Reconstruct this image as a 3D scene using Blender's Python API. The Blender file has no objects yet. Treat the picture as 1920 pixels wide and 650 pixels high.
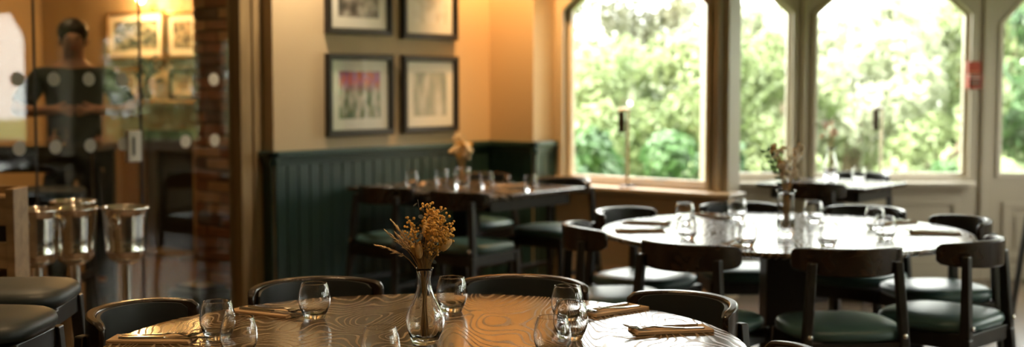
import bpy, math, random
from mathutils import Vector, Matrix
random.seed(7)
PI = math.pi
SC = bpy.context.scene
COL = SC.collection
YAW = math.radians(39.0)
CY, SY = math.cos(YAW), math.sin(YAW)
def W(r, f, z=0.0):
    """plan position given as metres to the right of / ahead of the viewpoint -> room axes (x across, y along the picture wall)"""
    return Vector((r*CY - f*SY, r*SY + f*CY, z))

# ------------------------------------------------------------------ camera, world, sun, exposure
cam = bpy.data.cameras.new('camera'); camo = bpy.data.objects.new('camera', cam); COL.objects.link(camo)
cam.sensor_width = 36.0; cam.lens = 2490/1920*36.0
camo.location = (0, 0, 1.40); camo.rotation_euler = (PI/2 - math.atan(172/2490), 0, YAW)
cam.clip_end = 200; cam.dof.use_dof = True; cam.dof.focus_distance = 3.45; cam.dof.aperture_fstop = 2.0
SC.camera = camo

world = bpy.data.worlds.new('hazy_sky'); SC.world = world; world.use_nodes = True
bg = world.node_tree.nodes['Background']; bg.inputs[0].default_value = (1.0, 0.985, 0.94, 1); bg.inputs[1].default_value = 6.0

sun = bpy.data.lights.new('sun', 'SUN'); sun.energy = 10.0; sun.angle = math.radians(2); sun.color = (1.0, 0.95, 0.84)
suno = bpy.data.objects.new('sun', sun); COL.objects.link(suno)
suno.rotation_euler = Vector((0.35, 0.62, -0.70)).to_track_quat('-Z', 'Y').to_euler()

vs = SC.view_settings
vs.view_transform = 'Standard'; vs.look = 'None'; vs.exposure = 1.3; vs.gamma = 1.0; vs.use_curve_mapping = False
try:
    SC.cycles.max_bounces = 10; SC.cycles.transparent_max_bounces = 16; SC.cycles.transmission_bounces = 10
    SC.cycles.glossy_bounces = 5; SC.cycles.diffuse_bounces = 4
    SC.cycles.sample_clamp_indirect = 6.0; SC.cycles.blur_glossy = 0.6
    SC.cycles.caustics_refractive = True; SC.cycles.caustics_reflective = False
except Exception:
    pass

# ------------------------------------------------------------------ materials
def nodes_of(name):
    m = bpy.data.materials.new(name); m.use_nodes = True
    nt = m.node_tree; return m, nt, nt.nodes['Principled BSDF']
def mat(name, col, rough=0.5, metal=0.0, var=0.12, scale=8.0, spec=0.5, bump=0.0, emit=None, coat=0.0, sub=None):
    m, nt, p = nodes_of(name); N, L = nt.nodes, nt.links
    p.inputs['Roughness'].default_value = rough; p.inputs['Metallic'].default_value = metal
    p.inputs['Specular IOR Level'].default_value = spec
    if coat: p.inputs['Coat Weight'].default_value = coat; p.inputs['Coat Roughness'].default_value = 0.08
    tc = N.new('ShaderNodeTexCoord'); no = N.new('ShaderNodeTexNoise'); no.inputs['Scale'].default_value = scale
    no.inputs['Detail'].default_value = 4
    L.new(tc.outputs['Object'], no.inputs['Vector'])
    mx = N.new('ShaderNodeMix'); mx.data_type = 'RGBA'
    mx.inputs['A'].default_value = (*[c*(1-var) for c in col], 1)
    mx.inputs['B'].default_value = (*[min(1, c*(1+var)) for c in col], 1)
    L.new(no.outputs['Fac'], mx.inputs['Factor']); L.new(mx.outputs['Result'], p.inputs['Base Color'])
    if bump:
        b = N.new('ShaderNodeBump'); b.inputs['Strength'].default_value = bump; b.inputs['Distance'].default_value = 0.01
        L.new(no.outputs['Fac'], b.inputs['Height']); L.new(b.outputs['Normal'], p.inputs['Normal'])
    if emit:
        p.inputs['Emission Color'].default_value = (*emit[:3], 1); p.inputs['Emission Strength'].default_value = emit[3]
    return m
def wood(name, dark, light, sc=(1, 8, 8), rough=0.4, scale=3.0, coat=0.0):
    m, nt, p = nodes_of(name); N, L = nt.nodes, nt.links
    tc = N.new('ShaderNodeTexCoord'); mp = N.new('ShaderNodeMapping'); mp.inputs['Scale'].default_value = sc
    no = N.new('ShaderNodeTexNoise'); no.inputs['Scale'].default_value = scale; no.inputs['Detail'].default_value = 6; no.inputs['Distortion'].default_value = 0.8
    L.new(tc.outputs['Object'], mp.inputs[0]); L.new(mp.outputs[0], no.inputs['Vector'])
    cr = N.new('ShaderNodeValToRGB'); cr.color_ramp.elements[0].position = .35; cr.color_ramp.elements[1].position = .68
    cr.color_ramp.elements[0].color = (*dark, 1); cr.color_ramp.elements[1].color = (*light, 1)
    L.new(no.outputs['Fac'], cr.inputs[0]); L.new(cr.outputs[0], p.inputs['Base Color'])
    p.inputs['Roughness'].default_value = rough
    if coat: p.inputs['Coat Weight'].default_value = coat; p.inputs['Coat Roughness'].default_value = .12
    return m
def grain_table(name, dk=(.034, .020, .010), lt=(.30, .20, .105)):
    """brushed oak with pale cathedral grain under a satin lacquer"""
    m, nt, p = nodes_of(name); N, L = nt.nodes, nt.links
    tc = N.new('ShaderNodeTexCoord'); mp = N.new('ShaderNodeMapping'); mp.inputs['Scale'].default_value = (2.6, 0.95, 1)
    no = N.new('ShaderNodeTexNoise'); no.inputs['Scale'].default_value = 1.5; no.inputs['Detail'].default_value = 1.6
    no.inputs['Roughness'].default_value = .42; no.inputs['Distortion'].default_value = 0.3
    L.new(tc.outputs['Object'], mp.inputs[0]); L.new(mp.outputs[0], no.inputs['Vector'])
    mu = N.new('ShaderNodeMath'); mu.operation = 'MULTIPLY'; mu.inputs[1].default_value = 34
    L.new(no.outputs['Fac'], mu.inputs[0])
    fr = N.new('ShaderNodeMath'); fr.operation = 'FRACT'; L.new(mu.outputs[0], fr.inputs[0])
    ln = N.new('ShaderNodeValToRGB'); e = ln.color_ramp.elements
    e[0].position = 0.0; e[0].color = (1, 1, 1, 1); e[1].position = .30; e[1].color = (0, 0, 0, 1)
    x = ln.color_ramp.elements.new(.86); x.color = (0, 0, 0, 1); x = ln.color_ramp.elements.new(1.0); x.color = (1, 1, 1, 1)
    L.new(fr.outputs[0], ln.inputs[0])
    mp2 = N.new('ShaderNodeMapping'); mp2.inputs['Scale'].default_value = (60, 5, 1); L.new(tc.outputs['Object'], mp2.inputs[0])
    f2 = N.new('ShaderNodeTexNoise'); f2.inputs['Scale'].default_value = 2.5; f2.inputs['Detail'].default_value = 4; L.new(mp2.outputs[0], f2.inputs['Vector'])
    mx = N.new('ShaderNodeMix'); mx.data_type = 'RGBA'; mx.inputs['A'].default_value = (*dk, 1); mx.inputs['B'].default_value = (*lt, 1)
    m2 = N.new('ShaderNodeMath'); m2.operation = 'MULTIPLY'; L.new(ln.outputs[0], m2.inputs[0]); L.new(f2.outputs['Fac'], m2.inputs[1])
    m3 = N.new('ShaderNodeMath'); m3.operation = 'MULTIPLY_ADD'; L.new(m2.outputs[0], m3.inputs[0]); m3.inputs[1].default_value = 1.35
    m4 = N.new('ShaderNodeMath'); m4.operation = 'MULTIPLY'; L.new(f2.outputs['Fac'], m4.inputs[0]); m4.inputs[1].default_value = .16
    L.new(m4.outputs[0], m3.inputs[2]); L.new(m3.outputs[0], mx.inputs['Factor']); L.new(mx.outputs['Result'], p.inputs['Base Color'])
    ro = N.new('ShaderNodeMath'); ro.operation = 'MULTIPLY_ADD'; L.new(m2.outputs[0], ro.inputs[0]); ro.inputs[1].default_value = .55; ro.inputs[2].default_value = .15
    L.new(ro.outputs[0], p.inputs['Roughness'])
    p.inputs['IOR'].default_value = 1.75
    b = N.new('ShaderNodeBump'); b.inputs['Strength'].default_value = .10; b.inputs['Distance'].default_value = .002; b.invert = True
    L.new(m2.outputs[0], b.inputs['Height']); L.new(b.outputs['Normal'], p.inputs['Normal'])
    return m
def thin_glass(name, tint=(.96, .98, .97), ior=1.5):
    m = bpy.data.materials.new(name); m.use_nodes = True; nt = m.node_tree; N, L = nt.nodes, nt.links; N.clear()
    o = N.new('ShaderNodeOutputMaterial'); mx = N.new('ShaderNodeMixShader'); t = N.new('ShaderNodeBsdfTransparent'); g = N.new('ShaderNodeBsdfGlossy')
    f = N.new('ShaderNodeFresnel'); ge = N.new('ShaderNodeNewGeometry'); iv = N.new('ShaderNodeMix')
    iv.inputs['A'].default_value = ior; iv.inputs['B'].default_value = 1/ior      # both faces of the sheet reflect alike
    L.new(ge.outputs['Backfacing'], iv.inputs['Factor']); L.new(iv.outputs['Result'], f.inputs['IOR'])
    t.inputs[0].default_value = (*tint, 1); g.inputs['Roughness'].default_value = .01
    L.new(f.outputs[0], mx.inputs[0]); L.new(t.outputs[0], mx.inputs[1]); L.new(g.outputs[0], mx.inputs[2]); L.new(mx.outputs[0], o.inputs[0])
    return m
def solid_glass(name, col=(1, 1, 1), ior=1.45):
    m, nt, p = nodes_of(name)
    p.inputs['Transmission Weight'].default_value = 1; p.inputs['IOR'].default_value = ior
    p.inputs['Roughness'].default_value = .0; p.inputs['Base Color'].default_value = (*col, 1)
    return m
def leafmat(name, c1, c2, trans=.35):
    m = bpy.data.materials.new(name); m.use_nodes = True; nt = m.node_tree; N, L = nt.nodes, nt.links
    p = N['Principled BSDF']; o = N['Material Output']
    tc = N.new('ShaderNodeTexCoord'); no = N.new('ShaderNodeTexNoise'); no.inputs['Scale'].default_value = 2.2; no.inputs['Detail'].default_value = 3
    L.new(tc.outputs['Object'], no.inputs['Vector'])
    cr = N.new('ShaderNodeValToRGB'); cr.color_ramp.elements[0].position = .35; cr.color_ramp.elements[1].position = .65
    cr.color_ramp.elements[0].color = (*c1, 1); cr.color_ramp.elements[1].color = (*c2, 1)
    L.new(no.outputs['Fac'], cr.inputs[0]); L.new(cr.outputs[0], p.inputs['Base Color']); p.inputs['Roughness'].default_value = .45
    t = N.new('ShaderNodeBsdfTranslucent'); L.new(cr.outputs[0], t.inputs[0])
    mx = N.new('ShaderNodeMixShader'); mx.inputs[0].default_value = trans
    L.new(p.outputs[0], mx.inputs[1]); L.new(t.outputs[0], mx.inputs[2]); L.new(mx.outputs[0], o.inputs[0])
    return m
def print_mat(name, stops, scale=(3, 3, 3), base=(1, 1, 1), rough=.5, seed=0.0, vert=None):
    """flat printed picture: blurred blotches of the listed colours; vert = colours mixed in towards the top of the sheet"""
    m, nt, p = nodes_of(name); N, L = nt.nodes, nt.links
    tc = N.new('ShaderNodeTexCoord'); mp = N.new('ShaderNodeMapping'); mp.inputs['Scale'].default_value = scale; mp.inputs['Location'].default_value = (seed, seed*1.7, seed*.6)
    no = N.new('ShaderNodeTexNoise'); no.inputs['Scale'].default_value = 3; no.inputs['Detail'].default_value = 2
    L.new(tc.outputs['Generated'], mp.inputs[0]); L.new(mp.outputs[0], no.inputs['Vector'])
    cr = N.new('ShaderNodeValToRGB'); el = cr.color_ramp.elements
    el[0].position = stops[0][0]; el[0].color = (*stops[0][1], 1); el[1].position = stops[-1][0]; el[1].color = (*stops[-1][1], 1)
    for q, c in stops[1:-1]: e = el.new(q); e.color = (*c, 1)
    L.new(no.outputs['Fac'], cr.inputs[0]); out = cr.outputs[0]
    if vert:
        sx = N.new('ShaderNodeSeparateXYZ'); L.new(tc.outputs['Generated'], sx.inputs[0])
        r2 = N.new('ShaderNodeValToRGB'); r2.color_ramp.elements[0].position = vert[0]; r2.color_ramp.elements[1].position = vert[1]
        L.new(sx.outputs['Z'], r2.inputs[0])
        n2 = N.new('ShaderNodeTexNoise'); n2.inputs['Scale'].default_value = 4; L.new(mp.outputs[0], n2.inputs['Vector'])
        r3 = N.new('ShaderNodeValToRGB'); r3.color_ramp.elements[0].color = (*vert[2], 1); r3.color_ramp.elements[1].color = (*vert[3], 1)
        r3.color_ramp.elements[0].position = .4; r3.color_ramp.elements[1].position = .6
        L.new(n2.outputs['Fac'], r3.inputs[0])
        mx = N.new('ShaderNodeMix'); mx.data_type = 'RGBA'; L.new(r2.outputs[0], mx.inputs['Factor']); L.new(out, mx.inputs['A']); L.new(r3.outputs[0], mx.inputs['B'])
        out = mx.outputs['Result']
    L.new(out, p.inputs['Base Color']); p.inputs['Roughness'].default_value = rough
    p.inputs['Coat Weight'].default_value = 0.0
    return m
def floor_mat(name):
    m, nt, p = nodes_of(name); N, L = nt.nodes, nt.links
    tc = N.new('ShaderNodeTexCoord'); br = N.new('ShaderNodeTexBrick'); br.offset = .37
    br.inputs['Color1'].default_value = (.15, .095, .055, 1); br.inputs['Color2'].default_value = (.20, .135, .085, 1); br.inputs['Mortar'].default_value = (.09, .06, .04, 1)
    br.inputs['Scale'].default_value = 1; br.inputs['Brick Width'].default_value = 1.6; br.inputs['Row Height'].default_value = .16; br.inputs['Mortar Size'].default_value = .004
    mp = N.new('ShaderNodeMapping'); mp.inputs['Rotation'].default_value = (0, 0, PI/2); L.new(tc.outputs['Object'], mp.inputs[0]); L.new(mp.outputs[0], br.inputs['Vector'])
    no = N.new('ShaderNodeTexNoise'); no.inputs['Scale'].default_value = 5; no.inputs['Detail'].default_value = 5
    m2 = N.new('ShaderNodeMapping'); m2.inputs['Scale'].default_value = (8, .8, 1); L.new(tc.outputs['Object'], m2.inputs[0]); L.new(m2.outputs[0], no.inputs['Vector'])
    mx = N.new('ShaderNodeMix'); mx.data_type = 'RGBA'; mx.blend_type = 'MULTIPLY'; mx.inputs['Factor'].default_value = .5
    L.new(br.outputs['Color'], mx.inputs['A']); L.new(no.outputs['Color'], mx.inputs['B']); L.new(mx.outputs['Result'], p.inputs['Base Color'])
    p.inputs['Roughness'].default_value = .24
    return m

M = {}
M['plaster'] = mat('ochre_plaster', (.55, .425, .27), .75, var=.05, scale=3, bump=.03)
M['joinery'] = mat('stone_paint', (.42, .36, .265), .45, var=.05, scale=4)
M['litpaint'] = mat('stone_paint_lit', (.60, .54, .43), .35, var=.04)  # paler copy of the stone paint; window light is put into the colour
M['dado'] = mat('deep_green_paint', (.020, .050, .046), .33, var=.12, scale=6)
M['ceil'] = mat('ceiling_paint', (.62, .52, .38), .8, var=.03)
M['floor'] = floor_mat('oak_floor')
M['oakpost'] = wood('post_oak', (.24, .165, .08), (.36, .26, .135), (6, 6, .7), .5)
M['table'] = grain_table('limed_oak_top')
M['tabledark'] = grain_table('dark_oak_top', (.018, .011, .007), (.10, .065, .035))
M['black'] = wood('ebonised_wood', (.006, .005, .004), (.016, .012, .009), (5, 5, 1), .38)
M['walnut'] = wood('chair_walnut', (.012, .007, .004), (.034, .018, .009), (5, 5, 5), .26)
M['leather'] = mat('teal_leather', (.050, .105, .105), .36, var=.12, scale=14, bump=.05)
M['darkpad'] = mat('black_leather', (.014, .017, .017), .42, var=.2, scale=20, bump=.05)
M['chrome'] = mat('polished_steel', (.78, .76, .72), .12, 1.0, var=.05, scale=3)
M['cutlery'] = mat('cutlery_steel', (.42, .40, .37), .14, 1.0, var=.04, scale=3)
M['napkin'] = mat('kraft_napkin', (.46, .30, .155), .85, var=.08, scale=30, bump=.08)
M['glass'] = solid_glass('clear_tumbler_glass')
M['pane'] = thin_glass('window_pane')
M['partition'] = thin_glass('partition_glass', (.86, .87, .84), 1.48)
M['frost'] = mat('frosted_dot', (.50, .485, .44), .6, var=.05)
M['frame'] = mat('black_frame_lacquer', (.018, .014, .011), .28, var=.2, scale=10)
M['mount'] = mat('white_mount_board', (.92, .90, .85), .8, var=.02)
M['pictureglass'] = thin_glass('picture_glass', (.98, .98, .97), 1.45)
M['brass'] = mat('brass', (.75, .52, .22), .25, 1.0, var=.08)
M['white'] = mat('white_metal', (.74, .72, .67), .4, var=.04)
M['slot'] = mat('dark_slot', (.02, .02, .02), .6)
M['oak'] = wood('light_oak', (.20, .12, .05), (.32, .20, .09), (1.2, 6, 6), .5)
M['brick'] = mat('red_brick', (.26, .105, .045), .85, var=.35, scale=16, bump=.3)
M['brick2'] = mat('pale_brick', (.44, .25, .12), .85, var=.3, scale=16, bump=.3)
M['brick3'] = mat('burnt_brick', (.12, .055, .03), .85, var=.3, scale=16, bump=.3)
M['mortar'] = mat('mortar', (.10, .075, .05), .95, var=.15, scale=30)
M['cream'] = wood('mantel_wood', (.34, .21, .10), (.46, .30, .15), (6, 6, 1), .5)
M['firebox_black'] = mat('firebox_black', (.012, .01, .009), .9)
M['skin'] = mat('skin', (.55, .30, .19), .5, var=.06)
M['shirt'] = mat('dark_green_cotton', (.012, .022, .017), .85, var=.15, scale=30)
M['trouser'] = mat('black_trousers', (.012, .012, .013), .85, var=.1)
M['hair'] = mat('dark_hair', (.014, .009, .006), .5, var=.3, scale=40)
M['red'] = mat('signal_red', (.42, .045, .009), .45, var=.06)
M['lampwarm'] = mat('lamp_lens', (1, .8, .55), .4, emit=(1.0, .62, .28, 40))
M['bulb'] = mat('bulb_glow', (1, .8, .5), .4, emit=(1.0, .58, .24, 30))
M['lampdark'] = mat('bronze_shade', (.075, .05, .035), .35, .6)
M['lampstem'] = mat('pale_gold_stem', (.72, .62, .48), .3, .8)
M['stem'] = mat('dry_stem', (.46, .29, .12), .8, var=.2, scale=30)
M['tail'] = mat('bunny_tail', (.72, .50, .24), .9, var=.18, scale=60, bump=.3)
M['wheat'] = mat('bleached_grass', (.80, .62, .38), .85, var=.15, scale=50)
M['berry'] = mat('golden_berry', (.78, .46, .11), .7, var=.25, scale=40)
M['euca'] = mat('dark_eucalyptus', (.020, .026, .026), .6, var=.2)
M['pale'] = mat('backlit_petal', (.88, .82, .74), .8, var=.1, scale=40)  # pale flowers brightened further, their backlight put into the colour
M['pinkish'] = mat('blush_petal', (.74, .52, .40), .8, var=.1, scale=40)
M['greenleaf'] = mat('green_sprig', (.04, .10, .04), .6, var=.2)
M['lawn'] = mat('lawn_grass', (.15, .22, .06), .9, var=.2, scale=3, bump=.2)
M['bark'] = mat('bark', (.16, .12, .08), .9, var=.3, scale=12, bump=.4)
M['leafA'] = leafmat('leaf_sunny', (.13, .18, .07), (.29, .34, .165), .35)
M['leafB'] = leafmat('leaf_deep', (.025, .07, .022), (.085, .17, .055), .3)
M['leafC'] = leafmat('leaf_pale', (.26, .29, .185), (.42, .44, .32), .4)
M['leafD'] = leafmat('leaf_olive', (.065, .07, .04), (.15, .15, .09), .3)

# ------------------------------------------------------------------ mesh helpers
class MB:
    def __init__(s): s.v = []; s.f = []
    def add(s, vs, fs, T=None):
        o = len(s.v)
        s.v += [tuple(T @ Vector(q)) if T else tuple(q) for q in vs]
        s.f += [tuple(i+o for i in f) for f in fs]; return s
    def box(s, x0, x1, y0, y1, z0, z1, T=None):
        v = [(x, y, z) for z in (z0, z1) for y in (y0, y1) for x in (x0, x1)]
        return s.add(v, [(0, 2, 3, 1), (4, 5, 7, 6), (0, 1, 5, 4), (2, 6, 7, 3), (0, 4, 6, 2), (1, 3, 7, 5)], T)
    def frustum(s, p0, a0, b0, p1, a1, b1, T=None):
        """square-section bar from p0 to p1 with half sizes a (x) and b (y)"""
        v = []
        for p, a, b in ((p0, a0, b0), (p1, a1, b1)):
            v += [(p[0]-a, p[1]-b, p[2]), (p[0]+a, p[1]-b, p[2]), (p[0]+a, p[1]+b, p[2]), (p[0]-a, p[1]+b, p[2])]
        return s.add(v, [(3, 2, 1, 0), (4, 5, 6, 7), (0, 1, 5, 4), (1, 2, 6, 5), (2, 3, 7, 6), (3, 0, 4, 7)], T)
    def prism(s, poly, z0, z1, T=None):
        n = len(poly); v = [(x, y, z0) for x, y in poly] + [(x, y, z1) for x, y in poly]
        return s.add(v, [tuple(range(n-1, -1, -1)), tuple(range(n, 2*n))] + [(i, (i+1) % n, n+(i+1) % n, n+i) for i in range(n)], T)
    def lathe(s, prof, n=32, T=None, warp=None, closed=False):
        v = []; f = []
        for k, (r, z) in enumerate(prof):
            for i in range(n):
                a = 2*PI*i/n; q = r*(warp(a, z) if warp else 1); v.append((q*math.cos(a), q*math.sin(a), z))
        m = len(prof)
        for k in range(m-1 if not closed else m):
            for i in range(n):
                j = (i+1) % n; k2 = (k+1) % m
                f.append((k*n+i, k*n+j, k2*n+j, k2*n+i))
        if not closed:
            if prof[0][0] > 1e-5: f.append(tuple(range(n-1, -1, -1)))
            if prof[-1][0] > 1e-5: f.append(tuple((m-1)*n+i for i in range(n)))
        return s.add(v, f, T)
    def tube(s, pts, rad, n=8, T=None, cap=True):
        pts = [Vector(p) for p in pts]
        if not hasattr(rad, '__len__'): rad = [rad]*len(pts)
        v = []; f = []; up = None
        for i, p in enumerate(pts):
            d = (pts[min(i+1, len(pts)-1)] - pts[max(i-1, 0)]).normalized()
            if up is None: up = Vector((0, 0, 1)) if abs(d.z) < .9 else Vector((1, 0, 0))
            a = d.cross(up)
            if a.length < 1e-4: a = d.cross(Vector((.3, 1, .2)))
            a.normalize(); b = d.cross(a).normalized(); up = -b if False else a.cross(d).normalized()
            for k in range(n):
                t = 2*PI*k/n; v.append(tuple(p + a*math.cos(t)*rad[i] + b*math.sin(t)*rad[i]))
        for i in range(len(pts)-1):
            for k in range(n):
                j = (k+1) % n; f.append((i*n+k, i*n+j, (i+1)*n+j, (i+1)*n+k))
        if cap: f.append(tuple(range(n-1, -1, -1))); f.append(tuple((len(pts)-1)*n+k for k in range(n)))
        return s.add(v, f, T)
    def ball(s, c, r, n=8, m=5, sc=(1, 1, 1), T=None):
        prof = [(math.sin(PI*k/m), -math.cos(PI*k/m)) for k in range(m+1)]
        S = Matrix.Translation(c) @ Matrix.Diagonal((r*sc[0], r*sc[1], r*sc[2], 1))
        return s.lathe([(max(q, 1e-6) if 0 < k < m else 0, z) for k, (q, z) in enumerate(prof)], n, (T @ S) if T else S)
    def ring(s, outer, inner, y0, y1, T=None):
        """flat ring between two outlines (x,z) with equal counts, thickness y0..y1"""
        n = len(outer); v = []
        for y in (y0, y1):
            v += [(x, y, z) for x, z in outer] + [(x, y, z) for x, z in inner]
        f = []
        for i in range(n):
            j = (i+1) % n
            f += [(i, j, n+j, n+i), (2*n+j, 2*n+i, 3*n+i, 3*n+j), (j, i, 2*n+i, 2*n+j), (n+i, n+j, 3*n+j, 3*n+i)]
        return s.add(v, f, T)
    def build(s, name, m, parent=None, smooth=False, bevel=0.0, loc=None, rot=None, seg=2, auto=None):
        me = bpy.data.meshes.new(name); me.from_pydata(s.v, [], s.f); me.update()
        o = bpy.data.objects.new(name, me); COL.objects.link(o)
        if m: me.materials.append(M[m] if isinstance(m, str) else m)
        if smooth:
            me.polygons.foreach_set('use_smooth', [True]*len(me.polygons))
            if auto:
                try: me.set_sharp_from_angle(angle=math.radians(auto))
                except Exception: pass
        if bevel:
            b = o.modifiers.new('bevel', 'BEVEL'); b.width = bevel; b.segments = seg; b.limit_method = 'ANGLE'; b.angle_limit = math.radians(40)
        if parent: o.parent = parent
        if loc is not None: o.location = loc
        if rot is not None: o.rotation_euler = (0, 0, rot) if not hasattr(rot, '__len__') else rot
        return o
def empty(name, loc=(0, 0, 0), rz=0.0):
    o = bpy.data.objects.new(name, None); COL.objects.link(o); o.location = loc; o.rotation_euler = (0, 0, rz); o.empty_display_size = .1
    return o
def tag(o, label, cat, group=None, kind=None):
    o['label'] = label; o['category'] = cat
    if group: o['group'] = group
    if kind: o['kind'] = kind
    return o
def struct(o): o['kind'] = 'structure'; return o
KIDS = {}
def copy_tree(o, parent=None):
    c = o.copy(); COL.objects.link(c); c.parent = parent
    for ch in list(o.children): copy_tree(ch, c)
    return c
def place(o, loc, rz=0.0): o.location = loc; o.rotation_euler = (0, 0, rz); return o
def shared(mesh_src, name, parent, loc, rot=None, mat_=None):
    o = bpy.data.objects.new(name, mesh_src.data); COL.objects.link(o); o.parent = parent; o.location = loc
    if rot is not None: o.rotation_euler = rot
    return o

# ------------------------------------------------------------------ the setting
XW, YA, YB, XC, YD, XE = -6.01, 5.19, 7.17, -5.618, 7.413, -4.235
H = 2.75
FB = 9.35                                            # distance of the glazed bay wall
b0 = W(1.36, FB); b1 = W(4.25, FB)
bay = [(XE, YD), (XE, YD+.14), (b0.x, b0.y), (b1.x, b1.y), (-2.0, 9.95), (.25, 8.12), (-.35, YD+.14), (-.35, YD)]
room = [(-6.18, -1.6), (2.6, -1.6), (2.6, YD)] + bay[::-1] + [(XC, YD), (XC, YB), (XW, YB), (-6.18, YB)]
out = [(-11.3, 1.2), (-6.18, 1.2), (-6.18, -1.75), (2.75, -1.75), (2.75, YD+.14), (-.2, YD+.16), (.45, 8.15), (-1.95, 10.08), (b1.x-.03, b1.y+.16), (b0.x-.1, b0.y+.12), (XE-.1, YD+.16), (-6.2, YD+.16), (-6.2, 7.0), (-11.3, 7.0)]
o = MB().prism(out[::-1], -.12, 0).build('floor', 'floor'); struct(o)
o = MB().prism(out[::-1], H, H+.12).build('ceiling', 'ceil'); struct(o)

BW = .0885
board_p = MB().box(-BW/2+.003, BW/2-.003, 0, .014, 0, .80)
def dado_run(parent, p0, p1, nrm, inset0=0, inset1=0):
    """vertical boards, rail and skirting between two plan points; nrm points into the room"""
    p0 = Vector(p0); p1 = Vector(p1); n = Vector(nrm); d = (p1-p0); Ln = d.length; d.normalize()
    ang = math.atan2(d.y, d.x); flip = n.dot(Vector((-d.y, d.x))) < 0
    cnt = max(1, round(Ln/BW)); w = Ln/cnt
    src = None
    for i in range(cnt):
        c = p0 + d*(w*(i+.5))
        if src is None:
            src = MB().box(-w/2+.0035, w/2-.0035, 0, .016*(-1 if flip else 1), .14, .93).build('board', 'dado', parent, bevel=.003, seg=1, loc=(c.x, c.y, 0), rot=ang)
        else:
            q = src.copy(); COL.objects.link(q); q.parent = parent; q.location = (c.x, c.y, 0)
    s = -1 if flip else 1
    T = Matrix.Translation((p0.x, p0.y, 0)) @ Matrix.Rotation(ang, 4, 'Z')
    m = MB()
    for z0, z1, t in ((.905, .93, .024), (.93, .955, .032), (.955, .99, .050)):
        m.box(-inset0, Ln+inset1, 0, s*t, z0, z1, T)
    m.build('dado_rail', 'dado', parent, bevel=.006)
    m = MB(); m.box(-inset0, Ln+inset1, 0, s*.022, 0, .13, T); m.box(-inset0, Ln+inset1, 0, s*.015, .13, .155, T)
    m.build('skirting', 'dado', parent, bevel=.004)

wl = struct(MB().box(-6.42, XW, YA, 7.6, 0, H).build('wall_left', 'plaster'))
dado_run(wl, (XW, YA), (XW, YB), (1, 0), .05, 0)
dado_run(wl, (-6.13, YA), (XW, YA), (0, -1), 0, .05)
wa = struct(MB().box(XW, XC, YB, 7.6, 0, H).build('wall_alcove', 'plaster'))
dado_run(wa, (XW, YB), (XC, YB), (0, -1), 0, .05)
dado_run(wa, (XC, YB), (XC, YD), (1, 0), .05, -.01)

def oct_open(a0, a1, zb, zs, zt, c): return [(a0, zb), (a1, zb), (a1, zs), (a1-c, zt), (a0+c, zt), (a0, zs)]
def glazed_wall(name, P, ang, L, zlow, openings, thick=.13, sill=None, mould=(), skirting=True, door=None):
    """joinery wall in the plane through P along ang; local x along, local -y into the room"""
    T = Matrix.Translation((P[0], P[1], 0)) @ Matrix.Rotation(ang, 4, 'Z')
    cuts = [0] + [(openings[i][1]+openings[i+1][0])/2 for i in range(len(openings)-1)] + [L]
    m = MB()
    for i, (a0, a1, zb, zs, zt, c) in enumerate(openings):
        l, r = cuts[i], cuts[i+1]
        m.ring([(l, zlow), (r, zlow), (r, zs), (r, H), (l, H), (l, zs)], oct_open(a0, a1, zb, zs, zt, c), 0, thick, T)
    w = struct(m.build(name, 'joinery'))
    for i, (a0, a1, zb, zs, zt, c) in enumerate(openings):
        g = .045; cc = c*.92
        o_ = oct_open(a0-.012, a1+.012, zb-.012, zs, zt+.012, c); i_ = oct_open(a0+.02, a1-.02, zb+.02, zs, zt-.02, cc)
        MB().ring(o_, i_, -.022, .004, T).build('architrave', 'joinery', w, bevel=.005)
        o_ = oct_open(a0, a1, zb, zs, zt, c); i_ = oct_open(a0+g, a1-g, zb+g, zs, zt-g, cc)
        sash = MB().ring(o_, i_, .05, .10, T).build('sash', 'litpaint', w, bevel=.005)
        pl = oct_open(a0+g-.01, a1-g+.01, zb+g-.01, zs, zt-g+.01, cc); n = len(pl)
        MB().add([(x, y, z) for y in (.072, .078) for x, z in pl], [tuple(range(n)), tuple(range(2*n-1, n-1, -1))] + [(k, (k+1) % n, n+(k+1) % n, n+k) for k in range(n)], T).build('pane', 'pane', sash)
    for a in mould:
        MB().tube([T @ Vector((a, -.012, zlow)), T @ Vector((a, -.012, H))], .022, 8).build('moulding', 'joinery', w, smooth=True)
    if sill:
        m = MB().box(sill[0], sill[1], -sill[2], .05, .672, .70, T); m.build('sill', 'litpaint', w, bevel=.008)
        MB().box(sill[0]+.02, sill[1]-.02, -.04, 0, .63, .672, T).build('sill_apron', 'joinery', w, bevel=.008)
    if skirting and zlow < .1:
        m = MB().box(0, L, -.024, 0, 0, .14, T); m.box(0, L, -.015, 0, .14, .17, T); m.build('skirting', 'joinery', w, bevel=.004)
    return w, T
# wall under window_1 keeps the ochre plaster
wb = struct(MB().box(XC, XE, YD, YD+.14, 0, .64).build('wall_back', 'plaster'))
m = MB().box(XC, XE, YD-.024, YD, 0, .17); m.box(XC, XE, YD-.034, YD, 0, .09); m.build('skirting', 'plaster', wb, bevel=.004)
glazed_wall('window_1', (XC, YD), 0, XE-XC, .64, [(.060, 1.243, .71, 1.89, 2.20, .36)], .14, (-.0, XE-XC+.10, .15), (1.315,))
w2, TB = glazed_wall('window_2', (b0.x, b0.y), YAW, 1.94, 0, [(.03, .624, .71, 1.88, 2.12, .24), (.755, 1.875, .71, 1.87, 2.20, .34)], .13, (0.0, 1.89, .11), (.69,))
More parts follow.
